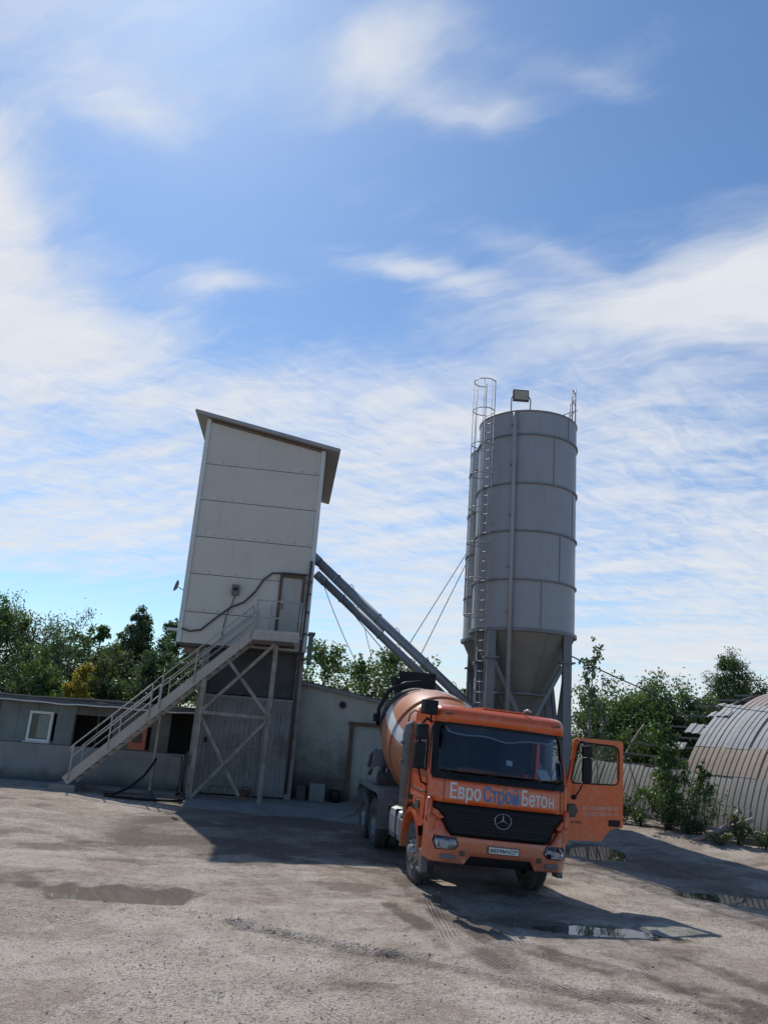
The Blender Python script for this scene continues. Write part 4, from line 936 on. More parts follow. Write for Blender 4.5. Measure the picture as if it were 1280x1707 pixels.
for px, yd, h, wd, mt, lab, nl_ in ((92, 31, 3.9, 3.2, 'leaf_g', 'round green bush behind the low roof', 7000), (152, 29.3, 3.75, 2.1, 'leaf_y', 'yellow leaved bush behind the low roof', 4500), (190, 31, 4.2, 3.0, 'leaf_l', 'pale leaved bush right of the yellow one', 5500), (255, 31, 4.6, 3.8, 'leaf_d', 'dark bush behind the stair flight', 7000), (25, 31, 3.6, 3.6, 'leaf_d', 'dark bush below the large willow', 5500), (305, 30.8, 4.4, 3.0, 'leaf_d', 'dark bush under the tower floor', 5000)):
    tree('bush', lab, at(px, yd), h, wd, mt, 'bush', int(nl_ * 1.3), .14, group='bushes behind the low building', low=.05, cat='bush')
for px, yd, h, wd, lab, nl_ in ((540, 36, 5.75, 3.0, 'leafy tree between tower edge and slack cable', 5200), (600, 38, 5.5, 2.6, 'smaller leafy tree in the middle behind the shed', 4300), (645, 37, 5.9, 3.0, 'leafy tree behind the shed left of the hopper', 5600), (770, 40, 4.9, 1.8, 'small tree between conveyor and rear silo', 2600)):
    tree('tree', lab, at(px, yd), h, wd, 'leaf_g', 'round', int(nl_ * .75), .17, group=GM, low=.35)
for px, yd, h, wd, lab in ((560, 34, 3.5, 2.6, 'low bush on the skyline above the shed eaves'), (630, 34, 3.6, 1.8, 'light green bush above the lower shed eaves')):
    tree('bush', lab, at(px, yd), h, wd, 'leaf_l', 'bush', 2600, .16, group='bushes behind the shed', low=.05, cat='bush')
for px, yd, h, wd, mt, lab, nl_, kd in ((985, 38, 4.5, 4.2, 'leaf_d', 'dark tree right behind the silo legs', 9000, 'bush'), (1030, 36, 4.9, 4.2, 'leaf_g', 'green tree above the open truck door', 9500, 'bush'), (1085, 37, 5.3, 4.4, 'leaf_g', 'round green tree right of the truck door', 10000, 'bush'),
                                     (1125, 35, 5.1, 3.2, 'leaf_d', 'dark tree behind the bare hangar ribs', 8000, 'bush'), (1150, 40, 5.5, 2.6, 'leaf_b', 'thin tree left of the birch', 4200, 'birch'), (1192, 39, 8.0, 4.2, 'leaf_b', 'tall birch rising over the hangar roof', 8500, 'birch'), (1235, 41, 6.2, 4.0, 'leaf_d', 'rounded tree right of the tall birch', 8000, 'bush'), (1180, 38, 5.2, 4.2, 'leaf_d', 'dark bushy tree below the tall birch', 8000, 'bush')):
    tree('tree', lab, at(px, yd), h * (.86 if kd == 'bush' else .95), wd * (1.2 if kd == 'bush' else .9), mt, kd, int(nl_ * (1.7 if kd == 'bush' else 2.4)), .15 if kd == 'bush' else .105, 'birch' if kd == 'birch' else 'bark', GR, low=.05 if kd == 'bush' else .2, dense=1.0 if kd == 'bush' else 1.7)
tree('tree', 'slender sparse tree beside the front silo legs', (7.6, 27.5, 0), 6.3, 1.8, 'leaf_d', 'sparse', 1000, .14, 'birch', None, .3, .02, .06)
tree('tree', 'thin bare stemmed tree standing close to the slender one', (8.1, 28.3, 0), 5.2, 1.8, 'leaf_d', 'sparse', 450, .13, 'birch', None, .4, .05, .045)
tree('sapling', 'leafy sapling with drooping twigs before the hangar wall', (9.0, 24.1, .1), 3.75, 1.9, 'leaf_g', 'birch', 8000, .10, 'bark', None, .05, .02, .05)
tree('sapling', 'thin young shoot in front of the dark hangar patch', (10.05, 23.9, .1), 2.2, 1.2, 'leaf_b', 'birch', 2200, .08, 'bark', None, .1, .0, .02)
def weed(label, loc, h, wd, mt, n, ls):
    o = empty('weed', (loc[0], loc[1], float(ground_h(np.array(loc[0]), np.array(loc[1]))))); tag(o, label, 'weed', 'weeds along the hangar foot')
    mb = MB()
    cen = []
    for i in range(9):
        a = rng.random() * 6.3; r = wd * .5 * rng.random() ** .6; e = Vector((r * math.cos(a), r * math.sin(a), h * rng.uniform(.55, 1)))
        mb.tube([(e.x * .25, e.y * .25, 0), (e.x * .6, e.y * .6, e.z * .6), e], [.012, .008, .004], 4)
        for _ in range(n // 9): f = rng.uniform(.25, 1.05); cen.append((e.x * f + rng.normal() * wd * .09, e.y * f + rng.normal() * wd * .09, max(.03, e.z * f + rng.normal() * h * .06)))
    mb.build('stems', 'leaf_l', o); link('leaves', foliage_mesh('leaves', np.array(cen), 0, ls, MT[mt], .5), o)
weed('tall pale weed beside the truck door edge', (8.05, 25.3), 1.0, .9, 'leaf_l', 420, .12)
weed('low weed clump under the fallen board', (8.5, 24.85), .6, .9, 'leaf_g', 380, .09)
weed('dark weed clump round the sapling foot', (9.05, 24.0), .75, 1.1, 'leaf_d', 700, .09)
weed('dark weed clump between sapling and pipe', (9.35, 23.35), .55, 1.0, 'leaf_d', 600, .08)
weed('light green broad weed in front of the leaning pipe', (10.15, 21.9), .85, .55, 'leaf_l', 360, .13)
weed('low dusty weed by the lower pipe end', (9.6, 22.0), .38, .7, 'leaf_l', 420, .07)
weed('dusty green weed under the plank stack', (10.6, 21.5), .55, .8, 'leaf_w', 500, .08)
weed('dark weed clump below the plank stack', (11.0, 21.6), .6, 1.0, 'leaf_d', 600, .08)
weed('yellow green weed at the frame edge', (10.95, 20.9), .42, .5, 'leaf_y', 260, .10)
weed('tall dark weed clump behind the sapling', (9.5, 24.6), 1.1, 1.3, 'leaf_d', 700, .10)
weed('low dark weed strip under the thin plank', (9.75, 23.6), .45, 1.1, 'leaf_d', 700, .08)
weed('tall green weed by the hangar at the frame edge', (12.2, 23.1), 1.5, .7, 'leaf_g', 420, .11)
#@@TRUCK
# ------------------------------------------------------------------ concrete mixer truck
TX, TY = 2.385, 13.62
tk = empty('concrete_mixer_truck', (TX, TY, 0), (0, 0, R_(10)))
tk.rotation_mode = 'XYZ'
tk.location.z = -.012
tag(tk, 'orange concrete mixer truck with its driver door wide open', 'truck')
# local frame: x towards the driver side, y backwards from the front, z up
def bow(x):
    a = abs(x); return .11 * (x / 1.25) ** 2 + .20 * max(0.0, (a - 1.0) / .25) ** 2
PZ = [.30, .40, .60, .80, .95, 1.38, 1.76, 2.72, 2.80]; PY = [.10, .05, .02, .02, .06, .08, .12, .40, .43]
def yf(x, z): return float(np.interp(z, PZ, PY)) + bow(x)
def fpanel(name, outline, off, thick, mat, parent, step=.1):
    """a panel given by its front outline in (x,z), wrapped on the cab front"""
    bm = bmesh.new(); vs = [bm.verts.new((x, 0, z)) for x, z in outline]; bm.faces.new(vs)
    xs = [p[0] for p in outline]; zs = [p[1] for p in outline]
    for ax, lo, hi in ((0, min(xs), max(xs)), (2, min(zs), max(zs))):
        q = math.ceil(lo / step + 1e-6) * step
        while q < hi - 1e-6:
            co = [0, 0, 0]; no = [0, 0, 0]; co[ax] = q; no[ax] = 1
            bmesh.ops.bisect_plane(bm, geom=list(bm.verts) + list(bm.edges) + list(bm.faces), plane_co=co, plane_no=no); q += step
    bmesh.ops.triangulate(bm, faces=[f for f in bm.faces if len(f.verts) > 4])
    ex = bmesh.ops.extrude_face_region(bm, geom=list(bm.faces))
    back = {v for v in ex['geom'] if isinstance(v, bmesh.types.BMVert)}
    for v in bm.verts: v.co.y = yf(v.co.x, v.co.z) - off + (thick if v in back else 0)
    bmesh.ops.recalc_face_normals(bm, faces=list(bm.faces))
    me = bpy.data.meshes.new(name); bm.to_mesh(me); bm.free(); me.materials.append(MT[mat])
    for p in me.polygons: p.use_smooth = abs(p.normal.y) > .6
    return link(name, me, parent)
def rrect(x0, x1, z0, z1, r, n=5, taper=0.0):
    pts = []
    for cx, cz, a0 in ((x1 - r, z1 - r, 0), (x0 + r, z1 - r, 90), (x0 + r, z0 + r, 180), (x1 - r, z0 + r, 270)):
        for k in range(n + 1):
            a = R_(a0 + 90 * k / n); pts.append((cx + r * math.cos(a), cz + r * math.sin(a)))
    zc = (z0 + z1) / 2
    return [(x * (1 - taper * (z - zc) / (z1 - z0)), z) for x, z in pts]
# cab shell: floor, rear wall, side walls, roof
cab = empty('cab'); cab.parent = tk
def side(sg, name):
    bx0 = 1.245
    # outline of the side in (y,z): rear edge, roof, raked screen pillar, wheel arch
    arch = [(1.44 + .66 * math.cos(a), .52 + .66 * math.sin(a)) for a in np.linspace(R_(28), R_(152), 12)]
    out = [(1.95, .62)] + [(1.95, 2.74), (.72, 2.78), (.62, 2.70), (.40, 1.84), (.34, 1.40), (.33, .98), (.62, .86)] + [p for p in arch[::-1]] 
    win = [(.60, 1.86), (1.62, 1.86), (1.62, 2.52), (.80, 2.58)]
    bm = bmesh.new()
    vo = [bm.verts.new((sg * bx0, a, b)) for a, b in out]; vi = [bm.verts.new((sg * bx0, a, b)) for a, b in win]
    eo = [bm.edges.new((vo[i], vo[(i + 1) % len(vo)])) for i in range(len(vo))]; ei = [bm.edges.new((vi[i], vi[(i + 1) % 4])) for i in range(4)]
    bmesh.ops.triangle_fill(bm, edges=eo + ei, use_beauty=True)
    # keep the window open
    rem = [f for f in bm.faces if all(v in vi for v in f.verts)]
    if rem: bmesh.ops.delete(bm, geom=rem, context='FACES')
    g_ = bmesh.ops.extrude_face_region(bm, geom=list(bm.faces))
    for v in g_['geom']:
        if isinstance(v, bmesh.types.BMVert): v.co.x -= sg * .05
    for v in bm.verts:
        if v.co.z > 1.9: v.co.x -= sg * (v.co.z - 1.9) * .06
    bmesh.ops.recalc_face_normals(bm, faces=list(bm.faces))
    me = bpy.data.meshes.new(name); bm.to_mesh(me); bm.free(); me.materials.append(MT['ora'])
    o = link(name, me, cab)
    mb = MB(); xx = lambda z: sg * (1.22 - max(0, z - 1.9) * .06)
    mb.add([(xx(1.86), .60, 1.86), (xx(1.86), 1.62, 1.86), (xx(2.52), 1.62, 2.52), (xx(2.58), .80, 2.58)], [(0, 1, 2, 3)]); mb.build('side_glass', 'glass', o)
    mb = MB(); P = [(xx(z) + sg * .035, y, z) for y, z in ((.60, 1.86), (1.62, 1.86), (1.62, 2.52), (.80, 2.58), (.60, 1.86))]; mb.tube(P, .022, 5); mb.build('window_seal', 'black', o)
    return o
sr = side(-1, 'cab_side')
mb = MB(); mb.tube([(-1.25, .50, .98), (-1.25, .46, 1.4), (-1.25, .52, 1.84)], .008, 4); mb.tube([(-1.25, 1.70, 1.0), (-1.25, 1.70, 2.6)], .008, 4); mb.tube([(-1.25, .40, 1.52), (-1.25, 1.7, 1.52)], .006, 4); mb.build('door_gap', 'black', sr)
mb = MB(); mb.box((-1.262, 1.55, 1.30), (.03, .26, .12), None, .01); mb.build('door_handle', 'black', sr)
mb = MB(); mb.box((-1.262, .98, 1.22), (.02, .28, .18), None, .008); mb.build('marker_lamp', 'pipe', sr)
mb = MB(); mb.box((0, 1.93, 1.7), (2.44, .05, 1.95)); mb.build('rear_panel', 'ora', cab)
mb = MB(); mb.box((0, 1.1, 1.08), (2.40, 1.5, .10)); mb.build('floor', 'chass', cab)
# driver side: door opening frame only, the door swings on its hinges
mb = MB(); mb.box((1.215, 1.83, 1.75), (.06, .26, 1.98)); mb.bar((1.215, .36, 1.0), (1.215, .40, 1.84), .06, .09, (0, 1, 0)); mb.bar((1.215, .40, 1.84), (1.165, .70, 2.72), .06, .08, (0, 1, 0)); mb.box((1.17, 1.25, 2.72), (.06, 1.2, .10)); mb.box((1.215, 1.05, 1.02), (.06, 1.4, .12)); mb.build('door_surround', 'ora', cab)
for sg in (-1, 1):
    mb = MB(); P = [(1.44 + .70 * math.cos(q_), .56 + .70 * math.sin(q_)) for q_ in np.linspace(0, math.pi, 16)]
    mb.add([(sg * .80, y_, z_) for y_, z_ in P] + [(sg * 1.23, y_, z_) for y_, z_ in P], [(i, i + 1, 17 + i, 16 + i) for i in range(15)]); mb.build('wheel_well', 'black', cab)
# roof with rounded visor: lofted sections across the width
mb = MB(); prof = [(.395, 2.70), (.36, 2.735), (.345, 2.79), (.36, 2.86), (.42, 2.925), (.55, 2.965), (.85, 2.985), (1.4, 2.975), (1.85, 2.94), (1.95, 2.86), (1.95, 2.70)]
XS = [-1.20, -1.185, -1.15, -1.08, -.9, -.6, -.3, 0, .3, .6, .9, 1.08, 1.15, 1.185, 1.20]; n = len(prof); vs = []
for x in XS:
    e = abs(x); sh_ = {1.20: (.22, .62), 1.185: (.10, .84), 1.15: (.05, .95), 1.08: (.015, .985)}.get(round(e, 3), (0, 1)); 
    for y, z in prof:
        yy = y + (bow(x * .98) * (1 - min(1, (y - .3) / 1.0))); zz = 2.70 + (z - 2.70) * sh_[1]; vs.append((x, yy, zz))
mb.add(vs, [(i * n + j, i * n + j + 1, (i + 1) * n + j + 1, (i + 1) * n + j) for i in range(len(XS) - 1) for j in range(n - 1)], True)
mb.add([vs[j] for j in range(n)], [tuple(range(n))]); mb.add([vs[(len(XS) - 1) * n + j] for j in range(n)], [tuple(range(n))[::-1]])
rfo = mb.build('roof', 'ora', cab)
for x in (-1.0, 1.0):
    mb = MB(); mb.box((x, yf(x, 2.72) - .10, 2.84), (.10, .05, .035), None, .01); mb.build('marker_lamp', 'brown', rfo)
mb = MB(); mb.box((.12, 1.0, 2.995), (.8, .6, .03), None, .012); mb.build('roof_hatch', 'ora', rfo)
mb = MB(); mb.tube([(.45, .62, 2.97), (.45, .58, 3.03), (.48, .50, 3.05), (.53, .45, 3.03)], .022, 8); mb.build('horn', 'alu', rfo)
# windscreen
fpanel('screen_surround', rrect(-1.235, 1.235, 1.755, 2.725, .13, 5, .03), -.012, .01, 'black', cab, .15).hide_render = True
bpy.data.objects.remove(bpy.data.objects['screen_surround'])
def fring(name, outer, inner, off, thick, mat, parent):
    n = len(outer); mb = MB(); P = []
    for o_, d in ((outer, off), (inner, off - .004)):
        P += [(x, yf(x, z) - d, z) for x, z in o_]
    P += [(x, yf(x, z) - off + thick, z) for x, z in outer]; P += [(x, yf(x, z) - off + thick, z) for x, z in inner]
    f = []
    for i in range(n):
        j = (i + 1) % n; f += [(i, j, n + j, n + i), (i, 2 * n + i, 2 * n + j, j), (n + i, n + j, 3 * n + j, 3 * n + i)]
    mb.add(P, f); return mb.build(name, mat, parent)
def rr_dense(x0, x1, z0, z1, r, taper, m=14):
    base_ = rrect(x0, x1, z0, z1, r, 5, taper); out = []
    for i in range(len(base_)):
        a, b = base_[i], base_[(i + 1) % len(base_)]; L = math.hypot(a[0] - b[0], a[1] - b[1]); k = m if L > .4 else 1
        out += [(a[0] + (b[0] - a[0]) * q / k, a[1] + (b[1] - a[1]) * q / k) for q in range(k)]
    return out
ro, ri = rr_dense(-1.235, 1.235, 1.755, 2.725, .15, .03), rr_dense(-1.12, 1.12, 1.88, 2.665, .09, .03)
ss_ = fring('screen_surround', ro, ri, .012, .05, 'black', cab)
fpanel('windscreen', rrect(-1.12, 1.12, 1.88, 2.665, .09, 5, .03), .002, .006, 'glass', cab, .14)
for x0, x1 in ((-.85, -.18), (-.05, .62)):
    mb = MB(); P = [(x0 + (x1 - x0) * q, yf(x0 + (x1 - x0) * q, 1.83 + .07 * q) - .035, 1.83 + .07 * q) for q in np.linspace(0, 1, 6)]; mb.tube(P, .011, 5); mb.box((x0, yf(x0, 1.83) - .03, 1.83), (.05, .04, .04)); mb.build('wiper', 'black', cab)
# things seen through the screen
def inside(x, z, d): return (x, yf(x, z) + d, z)
P = [inside(x, 2.56 - .05 * (1 - (x / 1.02) ** 2) - .035 * math.sin((x + .12) * 7.0) * (1 - abs(x)) + (.09 * max(0, abs(x) - .93) / .1), .05) for x in np.linspace(-1.04, 1.04, 50)]
mb = MB(); mb.tube(P, .012, 5)
for p_ in P[::2]: mb.tube([p_, (p_[0], p_[1], p_[2] - .025)], .004, 4)
mb.build('curtain_fringe', 'white', cab)
mb = MB(); P2 = [inside(x, 2.66, .045) for x, z in zip(np.linspace(-1.04, 1.04, 50), range(50))]; mb.add(P + P2, [(i, i + 1, 51 + i, 50 + i) for i in range(49)]); mb.build('sun_strip', 'pipe', cab)
mb = MB(); mb.box(inside(.12, 2.14, .03), (.11, .006, .09), (R_(-16), R_(5), 0)); mb.build('pass_card', 'paper', cab)
mb = MB(); pz = 1.99; mb.add([inside(.62, 2.09, .03), inside(.82, 2.09, .03), inside(.91, 1.90, .025), inside(.70, 1.90, .025)], [(0, 1, 2, 3)]); mb.build('paper_sheet', 'paper', cab)
mb = MB(); mb.box((0, .75, 1.72), (2.3, .45, .22), (R_(10), 0, 0), .05); mb.build('dashboard', 'seat', cab)
for x in (-.65, .65):
    mb = MB(); mb.box((x, 1.35, 1.45), (.55, .5, .2), None, .05); mb.box((x, 1.62, 1.95), (.5, .18, .9), (R_(-10), 0, 0), .07); mb.box((x, 1.68, 2.42), (.3, .12, .2), None, .04); mb.build('seat', 'seat', cab)
mb = MB(); mb.tube([(.65 + .23 * math.cos(a), 1.02 + .12 * math.sin(a), 1.93 + .19 * math.sin(a)) for a in np.linspace(0, 2 * math.pi, 24)], .017, 6); mb.tube([(.65, .85, 1.75), (.65, 1.02, 1.93)], .03, 6); mb.build('steering_wheel', 'black', cab)
mb = MB(); mb.box((0, 1.88, 2.3), (2.3, .02, .75)); mb.build('rear_trim', 'seat', cab)
# painted front panel with the lettering
fp_ = fpanel('front_panel', [(-1.22, 1.405), (1.22, 1.405), (1.235, 1.60), (1.235, 1.75), (-1.235, 1.75), (-1.235, 1.60)], .0, .05, 'ora', cab)
for x in (-1.02, 1.06):
    mb = MB(); mb.tube([(x, yf(x, z) - .001, z) for z in (1.41, 1.5, 1.6, 1.7, 1.75)], .005, 4); mb.build('panel_gap', 'black', fp_)
def letters(name, body, x, z, size, wd, mat, parent, off=.006, bold=.0):
    me = text_mesh(body, size, 1.0, bold); xs = [v.co.x for v in me.vertices]; x0, x1 = min(xs), max(xs); k_ = wd / (x1 - x0)
    for v in me.vertices:
        a = x + (v.co.x - x0) * k_; b_ = z + v.co.y; v.co = (a, yf(a, b_) - off - v.co.z, b_)
    me.materials.clear(); me.materials.append(MT[mat]); return link(name, me, parent)
letters('lettering', 'Евро', -.92, 1.50, .295, .53, 'txtw', fp_, .006, .0075)
letters('lettering', 'Строй', -.35, 1.50, .29, .62, 'txtb', fp_, .006, .006)
letters('lettering', 'Бето', .325, 1.50, .295, .475, 'txtw', fp_, .006, .0075)
letters('lettering', 'H', .825, 1.50, .215, .10, 'txtw', fp_, .006, .0075)
mb = MB(); mb.lathe([(.0, 0), (.062, 0)], 20, (.225, yf(.225, 1.55) - .009, 1.545), (0, 1, 0)); mb.build('blue_drop', 'txtb', fp_)
mb = MB(); mb.lathe([(.020, 0), (.034, 0)], 18, (.02, yf(.02, 1.70) - .005, 1.705), (0, 1, 0)); mb.build('round_badge', 'green', fp_)
# grille, slats, emblem
gr = fpanel('grille', [(-1.20, 1.40), (-1.20, 1.27), (-1.08, 1.23), (-.98, 1.10), (-.90, .90), (-.84, .83), (.84, .83), (.90, .90), (.98, 1.10), (1.08, 1.23), (1.20, 1.27), (1.20, 1.40)], -.03, .05, 'black', cab)
for z, hw_ in ((1.30, 1.02), (1.19, .98), (1.07, .92), (.95, .86)):
    mb = MB(); P = [(x, yf(x, z) + .005, z) for x in np.linspace(-hw_, hw_, 15)]
    for a, b_ in zip(P[:-1], P[1:]): mb.bar(a, b_, .04, .035)
    mb.build('slat', 'black', gr)
ey_ = yf(0, 1.15) - .035
mb = MB(); mb.tube([(.145 * math.cos(a), ey_, 1.15 + .145 * math.sin(a)) for a in np.linspace(0, 2 * math.pi, 40)], .007, 6)
for a in (90, 210, 330):
    d = Vector((math.cos(R_(a)), 0, math.sin(R_(a)))); p_ = Vector((-d.z, 0, d.x)); c0 = Vector((0, ey_, 1.15))
    mb.add([c0 + p_ * .015 , c0 - p_ * .015, c0 + d * .145, c0 + Vector((0, -.014, 0)), c0 - d * .022], [(3, 0, 2), (1, 3, 2), (3, 1, 4), (0, 3, 4)])
mb.build('emblem', 'alu', gr)
# bumper with corner pieces and cut-out
bp = fpanel('bumper', [(-1.25, .42), (-1.16, .37), (-.62, .37), (-.52, .52), (.52, .52), (.62, .37), (1.16, .37), (1.25, .42), (1.25, .97), (1.18, 1.05), (1.04, 1.05), (.95, .90), (.87, .815), (-.87, .815), (-.95, .90), (-1.04, 1.05), (-1.18, 1.05), (-1.25, .97)], .03, .12, 'ora', cab)
fpanel('lower_intake', [(-.62, .36), (-.52, .51), (.52, .51), (.62, .36)], -.04, .05, 'black', bp)
for sg in (-1, 1):
    fpanel('corner_panel', [(sg * 1.25, 1.06), (sg * 1.25, 1.395), (sg * 1.205, 1.395), (sg * 1.205, 1.28), (sg * 1.09, 1.22), (sg * .99, 1.09), (sg * 1.05, 1.055)], .01, .08, 'ora', cab)
    mb = MB(); mb.lathe([(.0, .06), (.045, .05), (.075, .02), (.08, -.03), (.075, -.20)], 14, (sg * 1.17, .22, 1.07)); mb.build('bumper_horn', 'ora', bp)
    mb = MB(); mb.lathe([(.0, .05), (.04, .04), (.06, .01), (.062, -.35)], 14, (sg * 1.215, .30, 1.42)); mb.build('corner_vane', 'ora', cab)
    # headlamp
    hx0, hx1 = (.74, 1.12)
    out = [(sg * .78, .80), (sg * 1.13, .80), (sg * 1.15, .70), (sg * 1.10, .57), (sg * .80, .59), (sg * .73, .67)]
    hl = fpanel('headlight', out, .034, .03, 'black', bp)
    inn = [(.93 + (abs(x) - .93) * .88, .69 + (z - .69) * .86) for x, z in out]; inn = [(sg * x, z) for x, z in inn]
    fpanel('reflector', inn, .038, .003, 'plate', hl)
    for cx, r in ((.86, .062), (1.02, .070)):
        mb = MB(); mb.lathe([(r, 0), (r * .8, .015), (r * .35, .03), (0, .032)], 18, (sg * cx, yf(sg * cx, .68) - .042, .675), (0, 1, 0)); mb.lathe([(r, 0), (r * 1.12, .004)], 18, (sg * cx, yf(sg * cx, .68) - .045, .675), (0, 1, 0)); mb.build('lamp_bowl', 'chrome', hl)
    fpanel('lens', inn, .058, .004, 'lens', hl)
    mb = MB(); mb.box((sg * .93, yf(.93, .775) - .05, .765), (.06, .02, .03)); mb.build('bulb', 'brown', hl)
    mb = MB(); mb.box((sg * .90, yf(.9, .47) - .045, .475), (.24, .03, .07), (0, 0, sg * .12), .012); mb.build('fog_lamp', 'grey_pl', bp)
    mb = MB(); mb.box((sg * .66, yf(.66, .55) - .03, .55), (.09, .03, .08), None, .01); mb.build('tow_cover', 'brown', bp)
pl = empty('number_plate'); pl.parent = tk
mb = MB(); mb.box((.02, -.035, .655), (.53, .014, .122)); mb.build('plate_frame', 'black', pl)
mb = MB(); mb.box((.02, -.045, .655), (.512, .008, .106)); mb.build('plate_face', 'plate', pl)
def flat_text(body, x, z, size, wd, y, mat, parent, bold=0.0):
    me = text_mesh(body, size, 1.0, bold); xs = [v.co.x for v in me.vertices]; x0, x1 = min(xs), max(xs)
    for v in me.vertices: v.co = (x + (v.co.x - x0) * wd / (x1 - x0), y - v.co.z, z + v.co.y)
    me.materials.clear(); me.materials.append(MT[mat]); return link('lettering', me, parent)
flat_text('в659мх', -.215, .622, .095, .345, -.0515, 'txtk', pl, .002)
flat_text('750', .152, .645, .062, .105, -.0515, 'txtk', pl, .001); flat_text('RUS', .155, .614, .03, .06, -.0515, 'txtk', pl)
mb = MB(); mb.box((.143, -.0505, .655), (.004, .003, .1)); mb.build('divider', 'txtk', pl)
# mirrors on the near (passenger) side
mi = empty('mirror_set'); mi.parent = tk
mb = MB(); mb.box((-1.45, .42, 2.10), (.20, .13, .46), (0, 0, .15), .045); mb.build('main_mirror', 'black', mi)
mb = MB(); mb.box((-1.44, .40, 2.50), (.21, .16, .27), (0, 0, .15), .05); mb.build('wide_mirror', 'black', mi)
mb = MB(); mb.box((-1.33, .48, 2.90), (.26, .22, .24), (0, 0, .1), .035); mb.build('kerb_mirror', 'black', mi)
mb = MB(); mb.tube([(-1.22, .62, 2.68), (-1.35, .5, 2.72), (-1.44, .45, 2.62)], .02, 7); mb.tube([(-1.25, .5, 1.62), (-1.36, .44, 1.66), (-1.44, .42, 1.90)], .017, 7); mb.tube([(-1.3, .48, 2.82), (-1.25, .6, 2.72)], .018, 6); mb.build('mirror_arm', 'black', mi)
# air intake stack behind the cab
mb = MB(); mb.tube([(-1.22, 2.08, 1.2), (-1.22, 2.08, 2.50), (-1.21, 2.05, 2.66), (-1.15, 2.0, 2.74)], [.13, .13, .12, .05], 16)
for z in (2.0, 2.35): mb.box((-1.34, 2.05, z), (.09, .09, .06))
mb.build('air_intake', 'mud', tk)
mb = MB(); mb.box((-1.20, 2.05, 1.45), (.14, .06, .78), None, .01); mb.build('rear_guard', 'alu', tk)
# fender, steps, wheel arches
for sg in (-1, 1):
    mb = MB(); pr = [(sg * 1.265, 1.44 + r_ * math.cos(a), .52 + r_ * math.sin(a)) for a in np.linspace(R_(-2), R_(182), 22) for r_ in (.66, .74)]
    pin = [(sg * 1.06, y, z) for x, y, z in pr]
    n = len(pr); fs = []
    for i in range(21):
        a = 2 * i; fs += [(a, a + 1, a + 3, a + 2), (a, a + 2, n + a + 2, n + a), (a + 1, n + a + 1, n + a + 3, a + 3), (n + a, n + a + 2, n + a + 3, n + a + 1)]
    mb.add(pr + pin, fs); mb.build('fender', 'ora', tk)
    mb = MB(); mb.box((sg * 1.20, .60, .52), (.12, .22, .36), None, .03); mb.box((sg * 1.235, .66, .36), (.06, .3, .04)); mb.build('step', 'grey_pl', tk)
# wheels
def wheel(name, x, y, r, wd, sg, dual=False, steer=0.0):
    o = empty(name, (x, y, r), (0, 0, steer)); o.parent = tk
    prof = [(r * .56, -wd / 2 + .01), (r * .80, -wd / 2 - .005), (r * .94, -wd / 2 + .005), (r * .985, -wd / 2 + .035), (r, -wd / 2 + .06), (r, wd / 2 - .06), (r * .985, wd / 2 - .035), (r * .94, wd / 2 - .005), (r * .80, wd / 2 + .005), (r * .56, wd / 2 - .01)]
    mb = MB()
    for off in ((0,) if not dual else (.0, -sg * (wd + .03))): mb.lathe([(a, b_ + off) for a, b_ in prof], 40, (0, 0, 0), (1, 0, 0))
    ty = mb.build('tyre', 'tyre', o)
    mb = MB()
    for k_ in range(44):
        a = 2 * math.pi * k_ / 44
        for s2 in (-1, 1): mb.box((s2 * wd * .24, (r + .004) * math.cos(a), (r + .004) * math.sin(a)), (wd * .30, .035, .018), Matrix.Rotation(a - math.pi / 2, 3, 'X') @ Matrix.Rotation(.25 * s2, 3, 'Z'))
    mb.build('tread', 'tyre', ty)
    s_ = sg
    mb = MB()
    if dual: pr = [(r * .57, wd / 2 - .02), (r * .54, wd / 2 - .05), (r * .50, -.08), (r * .22, -.09), (r * .20, .06), (0, .07)]
    else: pr = [(r * .57, wd / 2 - .02), (r * .54, wd / 2 - .03), (r * .48, wd / 2 - .07), (r * .40, wd / 2 - .02), (r * .30, wd / 2 - .005), (r * .24, wd / 2 + .015), (r * .20, wd / 2 + .07), (0, wd / 2 + .08)]
    mb.lathe([(a, b_ * s_) for a, b_ in pr], 32, (0, 0, 0), (1, 0, 0)); rm_ = mb.build('rim', 'rim', o)
    mb = MB(); hx = s_ * (pr[4][1] if not dual else -.08)
    for k_ in range(10): a = 2 * math.pi * k_ / 10; mb.tube([(hx, r * .31 * math.cos(a), r * .31 * math.sin(a)), (hx + s_ * .045, r * .31 * math.cos(a), r * .31 * math.sin(a))], .018, 6)
    mb.build('wheel_nuts', 'rim', rm_)['kind'] = 'stuff'
    mb = MB()
    for k_ in range(10): a = 2 * math.pi * (k_ + .5) / 10; mb.lathe([(0, 0), (.035, 0)], 10, (s_ * ((pr[2][1] + pr[3][1]) / 2 + (.02 if not dual else .005)), r * .445 * math.cos(a), r * .445 * math.sin(a)), (s_, 0, 0))
    mb.build('vent_holes', 'black', rm_)['kind'] = 'stuff'
for sg in (-1, 1):
    wheel('front_wheel', sg * 1.04, 1.44, .52, .30, sg)
    wheel('rear_wheel', sg * 1.09, 5.15, .52, .28, sg, True); wheel('rear_wheel', sg * 1.09, 6.52, .52, .28, sg, True)
mb = MB()
for sg in (-1, 1): mb.box((sg * .42, 4.2, .92), (.09, 7.2, .28))
for y in (2.2, 3.6, 5.15, 6.52, 7.6): mb.box((0, y, .92), (.8, .12, .2))
mb.tube([(-1.0, 1.44, .52), (1.0, 1.44, .52)], .07, 8); mb.tube([(-1.0, 5.15, .52), (1.0, 5.15, .52)], .09, 8); mb.tube([(-1.0, 6.52, .52), (1.0, 6.52, .52)], .09, 8); mb.box((0, 1.5, .85), (1.0, 1.4, .6), None, .1)
